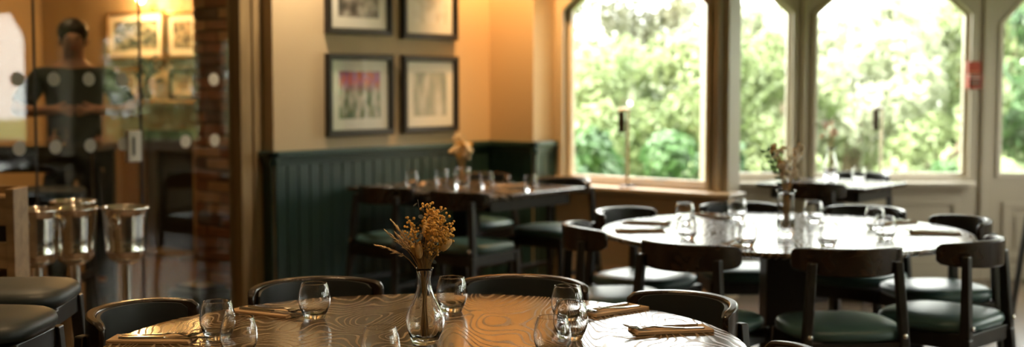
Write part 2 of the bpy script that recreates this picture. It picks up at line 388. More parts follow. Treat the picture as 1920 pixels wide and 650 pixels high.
# panels under the bay windows
MB().ring([(.86, .24), (1.80, .24), (1.80, .58), (.86, .58)], [(.91, .29), (1.75, .29), (1.75, .53), (.91, .53)], -.014, .002, TB).build('panel_moulding', 'joinery', w2, bevel=.005)
struct(MB().prism([(XE, YD+.14), (XE-.14, YD+.14), (b0.x-.1, b0.y+.1), (b0.x, b0.y), (XE, YD+.15)], 0, H).build('wall_return', 'joinery'))
# garden door: stiles, chamfered glass, lower panel
dT = TB @ Matrix.Translation((1.94, 0, 0))
dm = MB(); dm.box(0, .05, -.02, .13, 0, H, dT); dm.box(.87, .95, 0, .13, 0, H, dT); dm.box(.05, .87, 0, .13, 2.32, H, dT)
dd = struct(dm.build('door_1', 'joinery', bevel=.006))
op = oct_open(.13, .76, .735, 1.81, 2.11, .27)
MB().ring([(.055, .02), (.865, .02), (.865, 1.81), (.865, 2.31), (.055, 2.31), (.055, 1.81)], op, .02, .075, dT).build('door_leaf', 'joinery', dd, bevel=.004)
pl = oct_open(.125, .765, .73, 1.81, 2.115, .27)
MB().add([(x, y, z) for y in (.044, .05) for x, z in pl], [tuple(range(6)), tuple(range(11, 5, -1))] + [(k, (k+1) % 6, 6+(k+1) % 6, 6+k) for k in range(6)], dT).build('pane', 'pane', dd)
MB().ring(oct_open(.12, .77, .725, 1.81, 2.12, .27), oct_open(.155, .735, .76, 1.81, 2.085, .25), .008, .022, dT).build('glazing_bead', 'litpaint', dd, bevel=.003)
MB().ring([(.17, .13), (.75, .13), (.75, .55), (.17, .55)], [(.22, .18), (.70, .18), (.70, .50), (.22, .50)], .006, .022, dT).build('panel_moulding', 'joinery', dd, bevel=.005)
MB().box(.26, .66, .010, .022, .22, .46, dT).build('raised_panel', 'joinery', dd, bevel=.008)
MB().box(.055, .865, .004, .022, .0, .10, dT).build('kick_board', 'joinery', dd, bevel=.004)
# the rest of the bay and room, beyond the right edge of the picture
p2 = Vector((b1.x+.03, b1.y)); q2 = Vector((-2.0, 9.95))
struct(MB().box(0, (q2-p2).length+.1, 0, .13, 0, H, Matrix.Translation((p2.x-.05, p2.y, 0)) @ Matrix.Rotation(math.atan2(q2.y-p2.y, q2.x-p2.x), 4, 'Z')).build('wall_bay', 'joinery'))
q3 = Vector((.25, 8.12)); dv = q3-q2
glazed_wall('window_3', (q2.x, q2.y), math.atan2(dv.y, dv.x), dv.length, 0, [(.25, 1.35, .735, 1.84, 2.14, .3), (1.55, 2.65, .735, 1.84, 2.14, .3)], .13, (.05, 2.8, .11))
struct(MB().prism([(.25, 8.12), (.35, 8.2), (-.2, YD+.15), (-.35, YD+.14)], 0, H).build('wall_return_right', 'joinery'))
glazed_wall('window_4', (-.35, YD), 0, 2.95, 0, [(.35, 1.45, .755, 1.85, 2.15, .3), (1.65, 2.75, .755, 1.85, 2.15, .3)], .14, (.1, 2.9, .13))
glazed_wall('window_5', (2.6, YD), -PI/2, 9.0, 0, [(1.0, 2.2, .755, 1.85, 2.15, .3), (2.5, 3.7, .755, 1.85, 2.15, .3)], .14, (.8, 3.9, .13))
struct(MB().box(-6.3, 2.75, -1.75, -1.6, 0, H).build('wall_front', 'plaster'))
struct(MB().box(-6.30, -6.18, -1.6, 2.55, 0, H).build('wall_side', 'plaster'))
# back room
struct(MB().box(-11.3, -6.42, 6.85, 7.0, 0, H).build('wall_mantel', 'plaster'))
struct(MB().box(-11.3, -11.15, 1.2, 6.85, 0, H).build('wall_far', 'plaster'))
struct(MB().box(-11.15, -6.3, 1.2, 1.35, 0, H).build('wall_near', 'plaster'))

# ------------------------------------------------------------------ glass partition
XG = -6.17
pt = empty('glass_partition', (XG, 3.9, 0)); tag(pt, 'frameless glass partition with frosted dots between dining room and bar', 'partition')
def pc(mb, name, m, parent, **k):
    o = mb.build(name, m, parent, **k)
    o.matrix_parent_inverse = Matrix.Translation((-XG, -3.9, 0)); return o
panes = []
for y0, y1 in ((2.55, 3.12), (3.125, 3.742), (3.752, 4.372), (4.392, 5.03)):
    p = pc(MB().box(XG-.005, XG+.005, y0, y1, .01, 2.6), 'pane', 'partition', pt); panes.append((p, y0, y1))
for yy in (3.747, 4.382):
    pc(MB().box(XG-.006, XG+.006, yy-.0045, yy+.0045, .01, 2.6), 'edge_seal', 'slot', pt)
dot = None
for yy in [3.04, 3.245, 3.447, 3.649, 3.853, 4.059, 4.265, 4.47, 4.675, 4.88]:
    for zz in (1.063, 1.413):
        if yy == 4.47 or (yy == 4.675 and zz > 1.2): continue
        par = [p for p, a, b in panes if a <= yy <= b][0]
        if dot is None:
            dot = MB().lathe([(.0365, -.001), (.0365, .001)], 24).build('frosted_dot', 'frost', par); q = dot
        else:
            q = dot.copy(); COL.objects.link(q); q.parent = par
        q.matrix_parent_inverse = Matrix.Identity(4)
        q.location = (XG+.0068, yy, zz); q.rotation_euler = (0, PI/2, 0)
        if abs(yy-4.265) < .01 and zz < 1.2: q.location.z = zz
m = MB().box(XG-.06, XG+.06, 5.03, 5.13, 0, H); m.box(XG-.03, XG+.075, 5.115, YA, 0, H)
pc(m, 'post', 'oakpost', pt, bevel=.006)
pc(MB().box(XG-.03, XG+.03, 2.55, 5.03, 2.6, H), 'head_rail', 'oakpost', pt, bevel=.004)
lk = pc(MB().box(XG-.018, XG+.022, 4.285, 4.372, .963, 1.135), 'lock_plate', 'white', pt, bevel=.006)
q = MB().box(XG+.022, XG+.026, 4.312, 4.326, 1.0, 1.10).build('lock_slot', 'slot', lk, bevel=.002)
for zz in (.08, 2.5):
    pc(MB().box(XG-.016, XG+.016, 3.72, 3.77, zz-.05, zz+.05), 'hinge', 'chrome', pt, bevel=.003)

# ------------------------------------------------------------------ ceiling downlights (the room's lamps)
def downlight(x, y, watt, label, size=80, col=(1, .66, .34), aim=None):
    t = empty('downlight', (x, y, H)); tag(t, label, 'ceiling light', 'recessed ceiling downlights')
    MB().lathe([(.034, -.002), (.05, -.004), (.052, 0), (.034, .0)], 24, closed=True).build('trim_ring', 'brass', t, smooth=True)
    MB().lathe([(.034, -.0015), (.034, 0)], 20).build('lens', 'lampwarm', t)
    l = bpy.data.lights.new('downlight_beam', 'SPOT'); l.energy = watt; l.spot_size = math.radians(size); l.spot_blend = .7; l.color = col; l.shadow_soft_size = .035
    lo = bpy.data.objects.new('downlight_beam', l); COL.objects.link(lo); lo.parent = t; lo.location = (0, 0, -.02)
    if aim: lo.rotation_euler = Vector(aim).to_track_quat('-Z', 'Y').to_euler()
    return t
downlight(-5.66, 5.30, 60, 'warm downlight at the doorway end of the picture wall', 80, (1, .76, .50), (-.10, .1, -1))
downlight(-5.60, 6.86, 75, 'warm downlight in the alcove corner by the picture wall', 84, (1, .50, .17), (-.1, .22, -1))
downlight(-5.05, 7.0, 45, 'warm downlight over the sill of the alcove window', 90, (1, .56, .22))
downlight(-3.10, 3.9, 14, 'warm downlight between the two round tables', 100)
downlight(-2.75, 2.2, 32, 'warm downlight above the front round table', 100)
downlight(-4.6, 3.0, 30, 'warm downlight above the ice buckets', 100)
downlight(-.6, 4.4, 8, 'warm downlight towards the garden side', 100)

for k, (x, y, l) in enumerate(((-1.2, .6, 'behind the viewpoint on the left'), (.6, 1.6, 'behind the viewpoint on the right'), (-3.4, -.4, 'in the rear left of the room'), (1.2, 3.4, 'near the side windows'), (-4.9, 1.2, 'near the plain side wall'), (-1.5, 3.0, 'right of the front round table'))):
    downlight(x, y, 14, 'warm downlight ' + l, 110, (1, .74, .46))

# ------------------------------------------------------------------ pictures on the wall
def framed(y0, y1, z0, z1, art, label, mount_w=.055):
    t = empty('framed_picture', (XW, (y0+y1)/2, z0)); tag(t, label, 'picture', 'framed photographs on the picture wall')
    w = y1-y0; h = z1-z0; fw = .042
    def rect(i): return [(-w/2+i, i), (w/2-i, i), (w/2-i, h-i), (-w/2+i, h-i)]
    R = Matrix.Rotation(-PI/2, 4, 'Z') @ Matrix.Identity(4)
    # local x of ring -> room y ; thickness -> room +x
    Rm = Matrix(((0, 1, 0, 0), (1, 0, 0, 0), (0, 0, 1, 0), (0, 0, 0, 1)))
    m = MB().ring(rect(0), rect(fw), .001, .034, Rm); m.ring(rect(.008), rect(.026), .034, .042, Rm)
    m.build('frame', 'frame', t, bevel=.004)
    MB().ring(rect(fw-.003), rect(fw+mount_w+.012), .012, .015, Rm).build('mount', 'mount', t)
    i = fw+mount_w+.010
    MB().box(.008, .0125, -w/2+i, w/2-i, i, h-i).build('print', art, t)
    MB().box(.018, .020, -w/2+fw-.002, w/2-fw+.002, fw-.002, h-fw+.002).build('picture_glass', 'pictureglass', t)
    return t
tul = print_mat('print_tulips', [(.34, (.07, .12, .06)), (.46, (.20, .26, .14)), (.58, (.55, .52, .45)), (.70, (.78, .74, .68))], (1, 2.6, 1.1), seed=2.3, vert=(.52, .78, (.62, .10, .06), (.42, .12, .34)))
wht = print_mat('print_white_petals', [(.30, (.26, .29, .24)), (.47, (.52, .53, .47)), (.66, (.84, .83, .80))], (1, 1.6, .5), seed=5.1)
drk = print_mat('print_dark_bloom', [(.36, (.03, .03, .035)), (.5, (.20, .17, .15)), (.68, (.72, .68, .64))], (1, 1.0, .8), seed=8.4)
pal = print_mat('print_pale_fog', [(.36, (.74, .71, .64)), (.5, (.88, .86, .82)), (.6, (.95, .94, .92))], (1, 1.5, 1.2), seed=1.4)
framed(5.598, 6.18, 1.06, 1.574, tul, 'black framed print of white tulips under red and purple blooms')
framed(6.265, 6.81, 1.063, 1.572, wht, 'black framed print of blurred white petals beside the tulip print')
framed(5.598, 6.172, 1.69, 2.20, drk, 'black framed dark floral print above the tulip print')
framed(6.265, 6.806, 1.676, 2.19, pal, 'black framed pale misty print above the white petal print')

# ------------------------------------------------------------------ furniture
def sup(a, ex=3.2):
    c, s = math.cos(a), math.sin(a); return (abs(c)**ex + abs(s)**ex)**(-1/ex)
def cushion(w, d, z0, z1, n=36, ex=3.2):
    m = MB(); v = []; f = []
    prof = [(.90, z0), (.985, z0+.012), (1.0, (z0+z1)/2), (.975, z1-.014), (.90, z1-.004), (.6, z1+.004), (.25, z1+.007)]
    for s, z in prof:
        for i in range(n):
            a = 2*PI*i/n; q = sup(a, ex)*s; v.append((q*math.cos(a)*w/2, q*math.sin(a)*d/2, z))
    for k in range(len(prof)-1):
        for i in range(n):
            j = (i+1) % n; f.append((k*n+i, k*n+j, (k+1)*n+j, (k+1)*n+i))
    f.append(tuple(range(n-1, -1, -1))); f.append(tuple((len(prof)-1)*n+i for i in range(n)))
    return m.add(v, f)
def band(r0, r1, phi, zlo, zhi, taper, n=28, lean=0.0):
    """curved back band around -Y: half angle phi; lower edge rises by taper towards the tips"""
    v = []; f = []
    for i in range(n+1):
        t = -1+2*i/n; a = t*phi; e = abs(t)
        end = max(0, (e-.9)/.1); cut = 1-.35*end*end
        zl = zlo + taper*e**2.2; zm = zhi - .012*e**3
        zc = (zl+zm)/2; hh = (zm-zl)/2*cut
        rm = (r0+r1)/2; th = (r1-r0)/2*(1-.25*e)*cut
        for rr, z in ((rm-th, zc-hh), (rm+th, zc-hh), (rm+th+lean, zc+hh), (rm-th+lean, zc+hh)):
            v.append((rr*math.sin(a), -rr*math.cos(a), z))
    for i in range(n):
        for k in range(4):
            j = (k+1) % 4; f.append((i*4+k, (i+1)*4+k, (i+1)*4+j, i*4+j))
    f.append((0, 1, 2, 3)); f.append((n*4+3, n*4+2, n*4+1, n*4))
    return MB().add(v, f)
def make_chair():
    t = empty('dining_chair')
    cushion(.45, .44, .435, .492).build('seat', 'leather', t, smooth=True, auto=60)
    m = MB()
    m.box(-.19, .19, .165, .188, .375, .435); m.box(-.175, .175, -.205, -.182, .375, .435)
    m.box(-.20, -.178, -.19, .17, .375, .435); m.box(.178, .20, -.19, .17, .375, .435)
    m.build('seat_frame', 'black', t, bevel=.004)
    for s in (-1, 1):
        MB().frustum((s*.212, .205, 0), .011, .011, (s*.188, .176, .435), .018, .018).build('leg', 'black', t, bevel=.005)
        m = MB(); m.frustum((s*.205, -.245, 0), .012, .013, (s*.186, -.196, .42), .018, .021)
        m.frustum((s*.186, -.196, .42), .018, .021, (s*.163, -.180, .735), .016, .015)
        m.build('leg', 'black', t, bevel=.005)
        MB().box(s*.20-.009, s*.20+.009, -.215, .185, .20, .232).build('stretcher', 'black', t, bevel=.004)
        MB().lathe([(.010, 0), (.010, .006), (.006, .009), (0, .009)], 12, Matrix.Translation((s*.18, -.217, .462)) @ Matrix.Rotation(PI/2, 4, 'X')).build('screw_cap', 'chrome', t, smooth=True)
    b = band(.207, .238, math.radians(70), .684, .790, .018).build('backrest', 'walnut', t, smooth=True, bevel=.006, auto=50)
    band(.196, .208, math.radians(62), .692, .782, .018).build('back_pad', 'darkpad', b, smooth=True, auto=50)
    return t
chair0 = make_chair(); chair_used = [False]
def chair(loc, rz, label, group):
    c = chair0 if not chair_used[0] else copy_tree(chair0); chair_used[0] = True
    place(c, loc, rz); return tag(c, label, 'chair', group)
def make_round(loc, label):
    t = empty('round_table', loc, YAW); tag(t, label, 'table', 'round oak dining tables')
    MB().lathe([(.0, .722), (.765, .722), (.792, .729), (.80, .738), (.798, .746), (.792, .75), (0, .75)], 96).build('table_top', 'table', t, smooth=True, auto=30)
    MB().lathe([(.0, .69), (.30, .69), (.34, .722), (0, .722)], 40).build('top_plate', 'black', t, smooth=True, auto=30)
    MB().box(-.088, .088, -.088, .088, .05, .69).build('column', 'black', t, bevel=.008)
    m = MB(); m.box(-.34, .34, -.045, .045, .0, .05); m.box(-.045, .045, -.34, .34, .0, .05); m.build('cross_base', 'black', t, bevel=.008)
    return t
T1 = (-.214, 3.262); T2 = (1.19, 5.79)
make_round(W(*T1), 'round oak table in front with bold pale grain and dried flowers')
make_round(W(*T2), 'round oak table by the windows with pale flowers and eight chairs')
def around(Tc, deg, D, label, group):
    a = math.radians(deg); d = D-.238
    p = W(Tc[0]+d*math.cos(a), Tc[1]+d*math.sin(a))
    # facing the table centre: local +Y -> -(cos,sin) in viewpoint plan
    face = W(-math.cos(a), -math.sin(a)); rz = math.atan2(face.y, face.x) - PI/2
    return chair(p, rz, label, group)
G1 = 'chairs at the front round table'
around(T1, 158, .98, 'chair at the left of the front table, brown rim over black back pad', G1)
around(T1, 117, .985, 'chair behind the front table between oak post and dried flowers', G1)
around(T1, 73, .975, 'chair behind the front table right of the flower vase', G1)
around(T1, 34, .97, 'chair at the right of the front table, brightly lit curved back', G1)
around(T1, -21, .965, 'chair whose back just peeks in at the bottom right edge', G1)
G2 = 'chairs at the window round table'
for a, D, l in ((234, 1.0, 'chair with its back to us at the window table, left of the pedestal'),
                (275, .975, 'chair with its back to us in the middle of the window table'),
                (316, .975, 'chair nearest the right edge, slanted back at the window table'),
                (12, .975, 'chair at the right end of the window table facing left'),
                (51, .98, 'chair behind the window table on the garden door side'),
                (93, .98, 'chair behind the window table below the window post'),
                (139, .98, 'chair left behind the window table with bright curled arm'),
                (186, .98, 'chair at the left end of the window table facing right')):
    around(T2, a, D, l, G2)
# rectangular table against the picture wall
def make_rect(x0, x1, y0, y1, label, group=None):
    t = empty('rectangular_table', ((x0+x1)/2, (y0+y1)/2, 0)); tag(t, label, 'table', group)
    w, d = (x1-x0)/2, (y1-y0)/2
    MB().box(-w, w, -d, d, .722, .75).build('table_top', 'tabledark', t, bevel=.006)
    m = MB(); i = .07
    m.box(-w+i, w-i, -d+i, -d+i+.02, .65, .722); m.box(-w+i, w-i, d-i-.02, d-i, .65, .722)
    m.box(-w+i, -w+i+.02, -d+i, d-i, .65, .722); m.box(w-i-.02, w-i, -d+i, d-i, .65, .722)
    m.build('apron', 'black', t, bevel=.003)
    MB().box(-.065, .065, -.065, .065, .05, .722).build('column', 'black', t, bevel=.006)
    m = MB(); m.box(-.32, .32, -.04, .04, 0, .05); m.box(-.04, .04, -.30, .30, 0, .05); m.build('cross_base', 'black', t, bevel=.006)
    return t
make_rect(-5.965, -4.80, 5.735, 6.655, 'dark rectangular table set against the green panelled wall')
G3 = 'chairs at the rectangular wall table'
chair((-4.95, 5.735, 0), 0, 'chair in front of the wall table at its right-hand end', G3)
chair((-5.52, 5.725, 0), 0, 'chair in front of the wall table nearest the green boards', G3)
chair((-5.06, 6.665, 0), PI, 'chair behind the wall table on the window side', G3)
chair((-5.71, 6.665, 0), PI, 'chair behind the wall table in the alcove corner', G3)
make_rect(-4.16, -3.42, 7.64, 8.30, 'small white-lit table standing in the window bay')
G4 = 'chairs at the bay table'
chair((-3.70, 7.62, 0), 0, 'chair in front of the bay table, dark back towards us', G4)
chair((-3.80, 8.325, 0), PI, 'chair behind the bay table against the window sill', G4)

# ------------------------------------------------------------------ glasses, vases, cutlery
def make_tumbler():
    H_ = .098; t = .0017
    outp = [(0.0, .0), (.026, .0), (.0285, .002), (.0305, .008), (.0385, .024), (.0438, .042), (.0446, .055), (.0425, .072), (.0385, .087), (.0354, H_-.0012), (.0352, H_-.0002)]
    inp = [(.0346, H_+.0006), (.0338, H_+.0006), (.0332, H_-.0002), (.0334, H_-.0012), (.0385-t, .087), (.0425-t, .072), (.0446-t, .055), (.0438-t, .042), (.0375-t, .024), (.027, .0145), (.012, .0125), (0, .012)]
    return MB().lathe(outp+inp, 44).build('glass_tumbler', 'glass', smooth=True)
tum0 = make_tumbler(); tum_used = [False]
def tumbler(r, f, label, group, z=.7502):
    o = tum0 if not tum_used[0] else copy_tree(tum0); tum_used[0] = True
    place(o, W(r, f, z)); return tag(o, label, 'glass', group)
GA = 'tumblers on the front round table'
for r, f, l in ((-.745, 3.324, 'clear tumbler right of the left-hand cutlery on the front table'),
                (-.644, 3.095, 'tumbler cut by the bottom edge, overlapping the left-hand tumbler'),
                (-.544, 3.623, 'tumbler beside the rear left napkin on the front table'),
                (-.171, 3.735, 'tumbler just right of the dried flower vase'),
                (.150, 3.575, 'rear one of the overlapping tumblers right of centre'),
                (.148, 3.32, 'middle one of the three overlapping tumblers right of centre'),
                (.095, 3.095, 'nearest of the three overlapping tumblers right of centre'),
                (-.297, 2.965, 'tumbler whose rim shows at the bottom edge below the vase')):
    tumbler(r, f, l, GA)
GB = 'tumblers on the window round table'
for r, f, l in ((.79, 6.045, 'rear tumbler at the left of the window table'), (.725, 5.463, 'front tumbler at the left of the window table'),
                (1.066, 6.259, 'tumbler at the far side of the window table, left of its vase'), (.927, 5.225, 'tumbler near the front rim of the window table, left of its vase'),
                (1.394, 6.115, 'tumbler behind right of the pale flower vase on the window table'), (1.249, 5.225, 'tumbler in front right of the pale flower vase on the window table'),
                (1.599, 5.823, 'rear one of the paired tumblers at the right of the window table'), (1.539, 5.444, 'front one of the paired tumblers at the right of the window table')):
    tumbler(r, f, l, GB)
GC = 'tumblers on the wall table'
for r, f, l in ((-.623, 8.20, 'leftmost tumbler on the wall table by the green boards'), (-.445, 8.39, 'tumbler left of the vase on the wall table'),
                (-.157, 8.106, 'tumbler right of the vase on the wall table'), (.11, 7.866, 'rightmost tumbler on the wall table, near its corner')):
    tumbler(r, f, l, GC)
tumbler(2.247, 8.585, 'lone tumbler on the bright bay table', 'tumblers on the bay table')

def make_fork():
    m = MB(); top = []; L_ = .195
    # outline half widths along x with a gentle height curve
    st = [(-.0975, .0052, .0), (-.09, .0066, .0), (-.05, .0048, .0), (.0, .0036, .003), (.03, .0038, .006), (.045, .009, .005), (.058, .0125, .003), (.066, .0125, .003)]
    v = []; f = []
    for x, w, z in st:
        v += [(x, -w, z), (x, w, z), (x, w, z+.0022), (x, -w, z+.0022)]
    for i in range(len(st)-1):
        for k in range(4):
            j = (k+1) % 4; f.append((i*4+k, (i+1)*4+k, (i+1)*4+j, i*4+j))
    f += [(3, 2, 1, 0), tuple(len(v)-4+k for k in range(4))]
    m.add(v, f)
    h = m.build('fork', 'cutlery', bevel=.0008, seg=1)
    for k in range(4):
        y = -.0108 + k*.0072
        MB().tube([(.064, y, .0042), (.082, y, .0055), (.101, y*.95, .0105)], [.0019, .0016, .0009], 6).build('tine', 'cutlery', h, smooth=True)
    return h
def make_knife():
    m = MB(); v = []; f = []
    st = [(-.11, .005, .0), (-.10, .0065, .0), (-.02, .0055, .0), (-.005, .0045, .0)]
    for x, w, z in st: v += [(x, -w, z), (x, w, z), (x, w, z+.0045), (x, -w, z+.0045)]
    for i in range(len(st)-1):
        for k in range(4):
            j = (k+1) % 4; f.append((i*4+k, (i+1)*4+k, (i+1)*4+j, i*4+j))
    f += [(3, 2, 1, 0), tuple(len(v)-4+k for k in range(4))]
    m.add(v, f); h = m.build('knife', 'cutlery', bevel=.001, seg=1)
    MB().prism([(-.006, -.0045), (.03, -.0065), (.07, -.009), (.10, -.0085), (.112, -.002), (.113, .005), (-.006, .005)], .0016, .0030).build('blade', 'cutlery', h)
    return h
def make_napkin():
    w, d = .105, .044; v = []; f = []
    m = MB()
    for k in range(4):
        z0 = .0004+.0020*k; s = 1-.012*k
        m.box(-w*s, w*s, -d*s+.002*(k % 2), d*s, z0, z0+.0018)
    m.box(-w+.001, -w+.004, -d, d, .0004, .0082)
    return m.build('napkin', 'napkin', bevel=.0008, seg=2)
fork0, knife0, nap0 = make_fork(), make_knife(), make_napkin()
for q in (fork0, knife0): q.scale = (1.08, 1.2, 1.3); cut_used = [False]
def setting(Tc, deg, rad, where, gname, skew=0.0, rf=None):
    a = math.radians(deg)
    r, f = rf if rf else (Tc[0]+rad*math.cos(a), Tc[1]+rad*math.sin(a))
    dr = W(-math.cos(a), -math.sin(a)); rz = math.atan2(dr.y, dr.x) + skew
    first = not cut_used[0]; cut_used[0] = True
    n = nap0 if first else copy_tree(nap0); fk = fork0 if first else copy_tree(fork0); kn = knife0 if first else copy_tree(knife0)
    p = W(r, f, .7503); ax = Vector((math.cos(rz), math.sin(rz), 0)); ay = Vector((-math.sin(rz), math.cos(rz), 0))
    place(n, p, rz); place(fk, p + ax*.022 + ay*.016 + Vector((0, 0, .0088)), rz-.07); place(kn, p + ax*.040 - ay*.014 + Vector((0, 0, .0088)), rz+.04)
    tag(n, 'folded kraft napkin ' + where, 'napkin', 'folded napkins ' + gname); tag(fk, 'steel fork on the napkin ' + where, 'fork', 'forks ' + gname); tag(kn, 'steel knife on the napkin ' + where, 'knife', 'knives ' + gname)
gn = 'on the front round table'
setting(T1, 178, 0, 'at the left rim of the front table', gn, rf=(-.905, 3.305))
setting(T1, 150, 0, 'behind the left tumbler of the front table', gn, rf=(-.69, 3.70))
setting(T1, 40, 0, 'behind the overlapping tumblers of the front table', gn, rf=(.285, 3.735))
setting(T1, 12, 0, 'at the bright right rim of the front table', gn, rf=(.415, 3.435))
gn = 'on the window round table'
for a, w in ((154, 'at the upper left of the window table'), (184, 'at the left rim of the window table'), (111, 'at the far left rim of the window table'),
             (240, 'at the near left rim of the window table'), (27, 'at the upper right of the window table'), (-12, 'at the right rim of the window table')):
    setting(T2, a, .635, w, gn)
gn = 'on the wall table'
setting(None, 90, 0, 'left of the vase on the wall table', gn, rf=(-.60, 8.42))
setting(None, 30, 0, 'right of the vase on the wall table', gn, rf=(-.03, 8.27))
setting(None, -60, 0, 'near the front corner of the wall table', gn, rf=(-.02, 7.86))

# vases
def vase_fluted(name, loc, label):
    prof = [(0, 0), (.026, 0), (.031, .004), (.036, .014), (.0455, .040), (.048, .058), (.044, .078), (.034, .098), (.0245, .118), (.0185, .138), (.0165, .152), (.0168, .168), (.0195, .182), (.0225, .190)]
    n = len(prof); inn = [(max(r-.0022, 0), z) for r, z in prof[::-1] if z > .012] + [(0, .010)]
    wp = lambda a, z: 1 + .045*math.cos(7*a + z*26)*max(0, min(1, (z-.004)/.02))*max(0, min(1, (.185-z)/.03))
    o = MB().lathe(prof+inn, 84, warp=wp).build(name, 'glass', smooth=True, loc=loc); return tag(o, label, 'vase', 'glass flower vases')
def vase_plain(name, loc, prof, label):
    inn = [(max(r-.0025, .0), z+.0003) for r, z in prof[::-1] if z > .01] + [(0, .012)]
    o = MB().lathe(prof+inn, 40).build(name, 'glass', smooth=True, loc=loc); return tag(o, label, 'vase', 'glass flower vases')
V1 = W(-.217, 3.268, .7502)
vase_fluted('bud_vase', V1, 'fluted glass bud vase with bulbous foot on the front table')
V2 = W(1.168, 5.638, .7502)
vase_plain('bud_vase', V2, [(0, 0), (.038, 0), (.041, .004), (.039, .02), (.036, .08), (.034, .14), (.036, .175), (.041, .19)], 'straight glass vase on the window table holding pale flowers')
V3 = W(-.308, 8.147, .7502)
vase_plain('bud_vase', V3, [(0, 0), (.037, 0), (.042, .005), (.046, .03), (.05, .08), (.053, .118), (.050, .124)], 'short glass vase on the wall table holding tan flowers')
V4 = W(2.13, 8.86, .7502)
vase_plain('bud_vase', V4, [(0, 0), (.035, 0), (.045, .006), (.05, .04), (.046, .09), (.03, .14), (.022, .18), (.028, .21)], 'bottle shaped glass vase on the bay table with blush flowers')

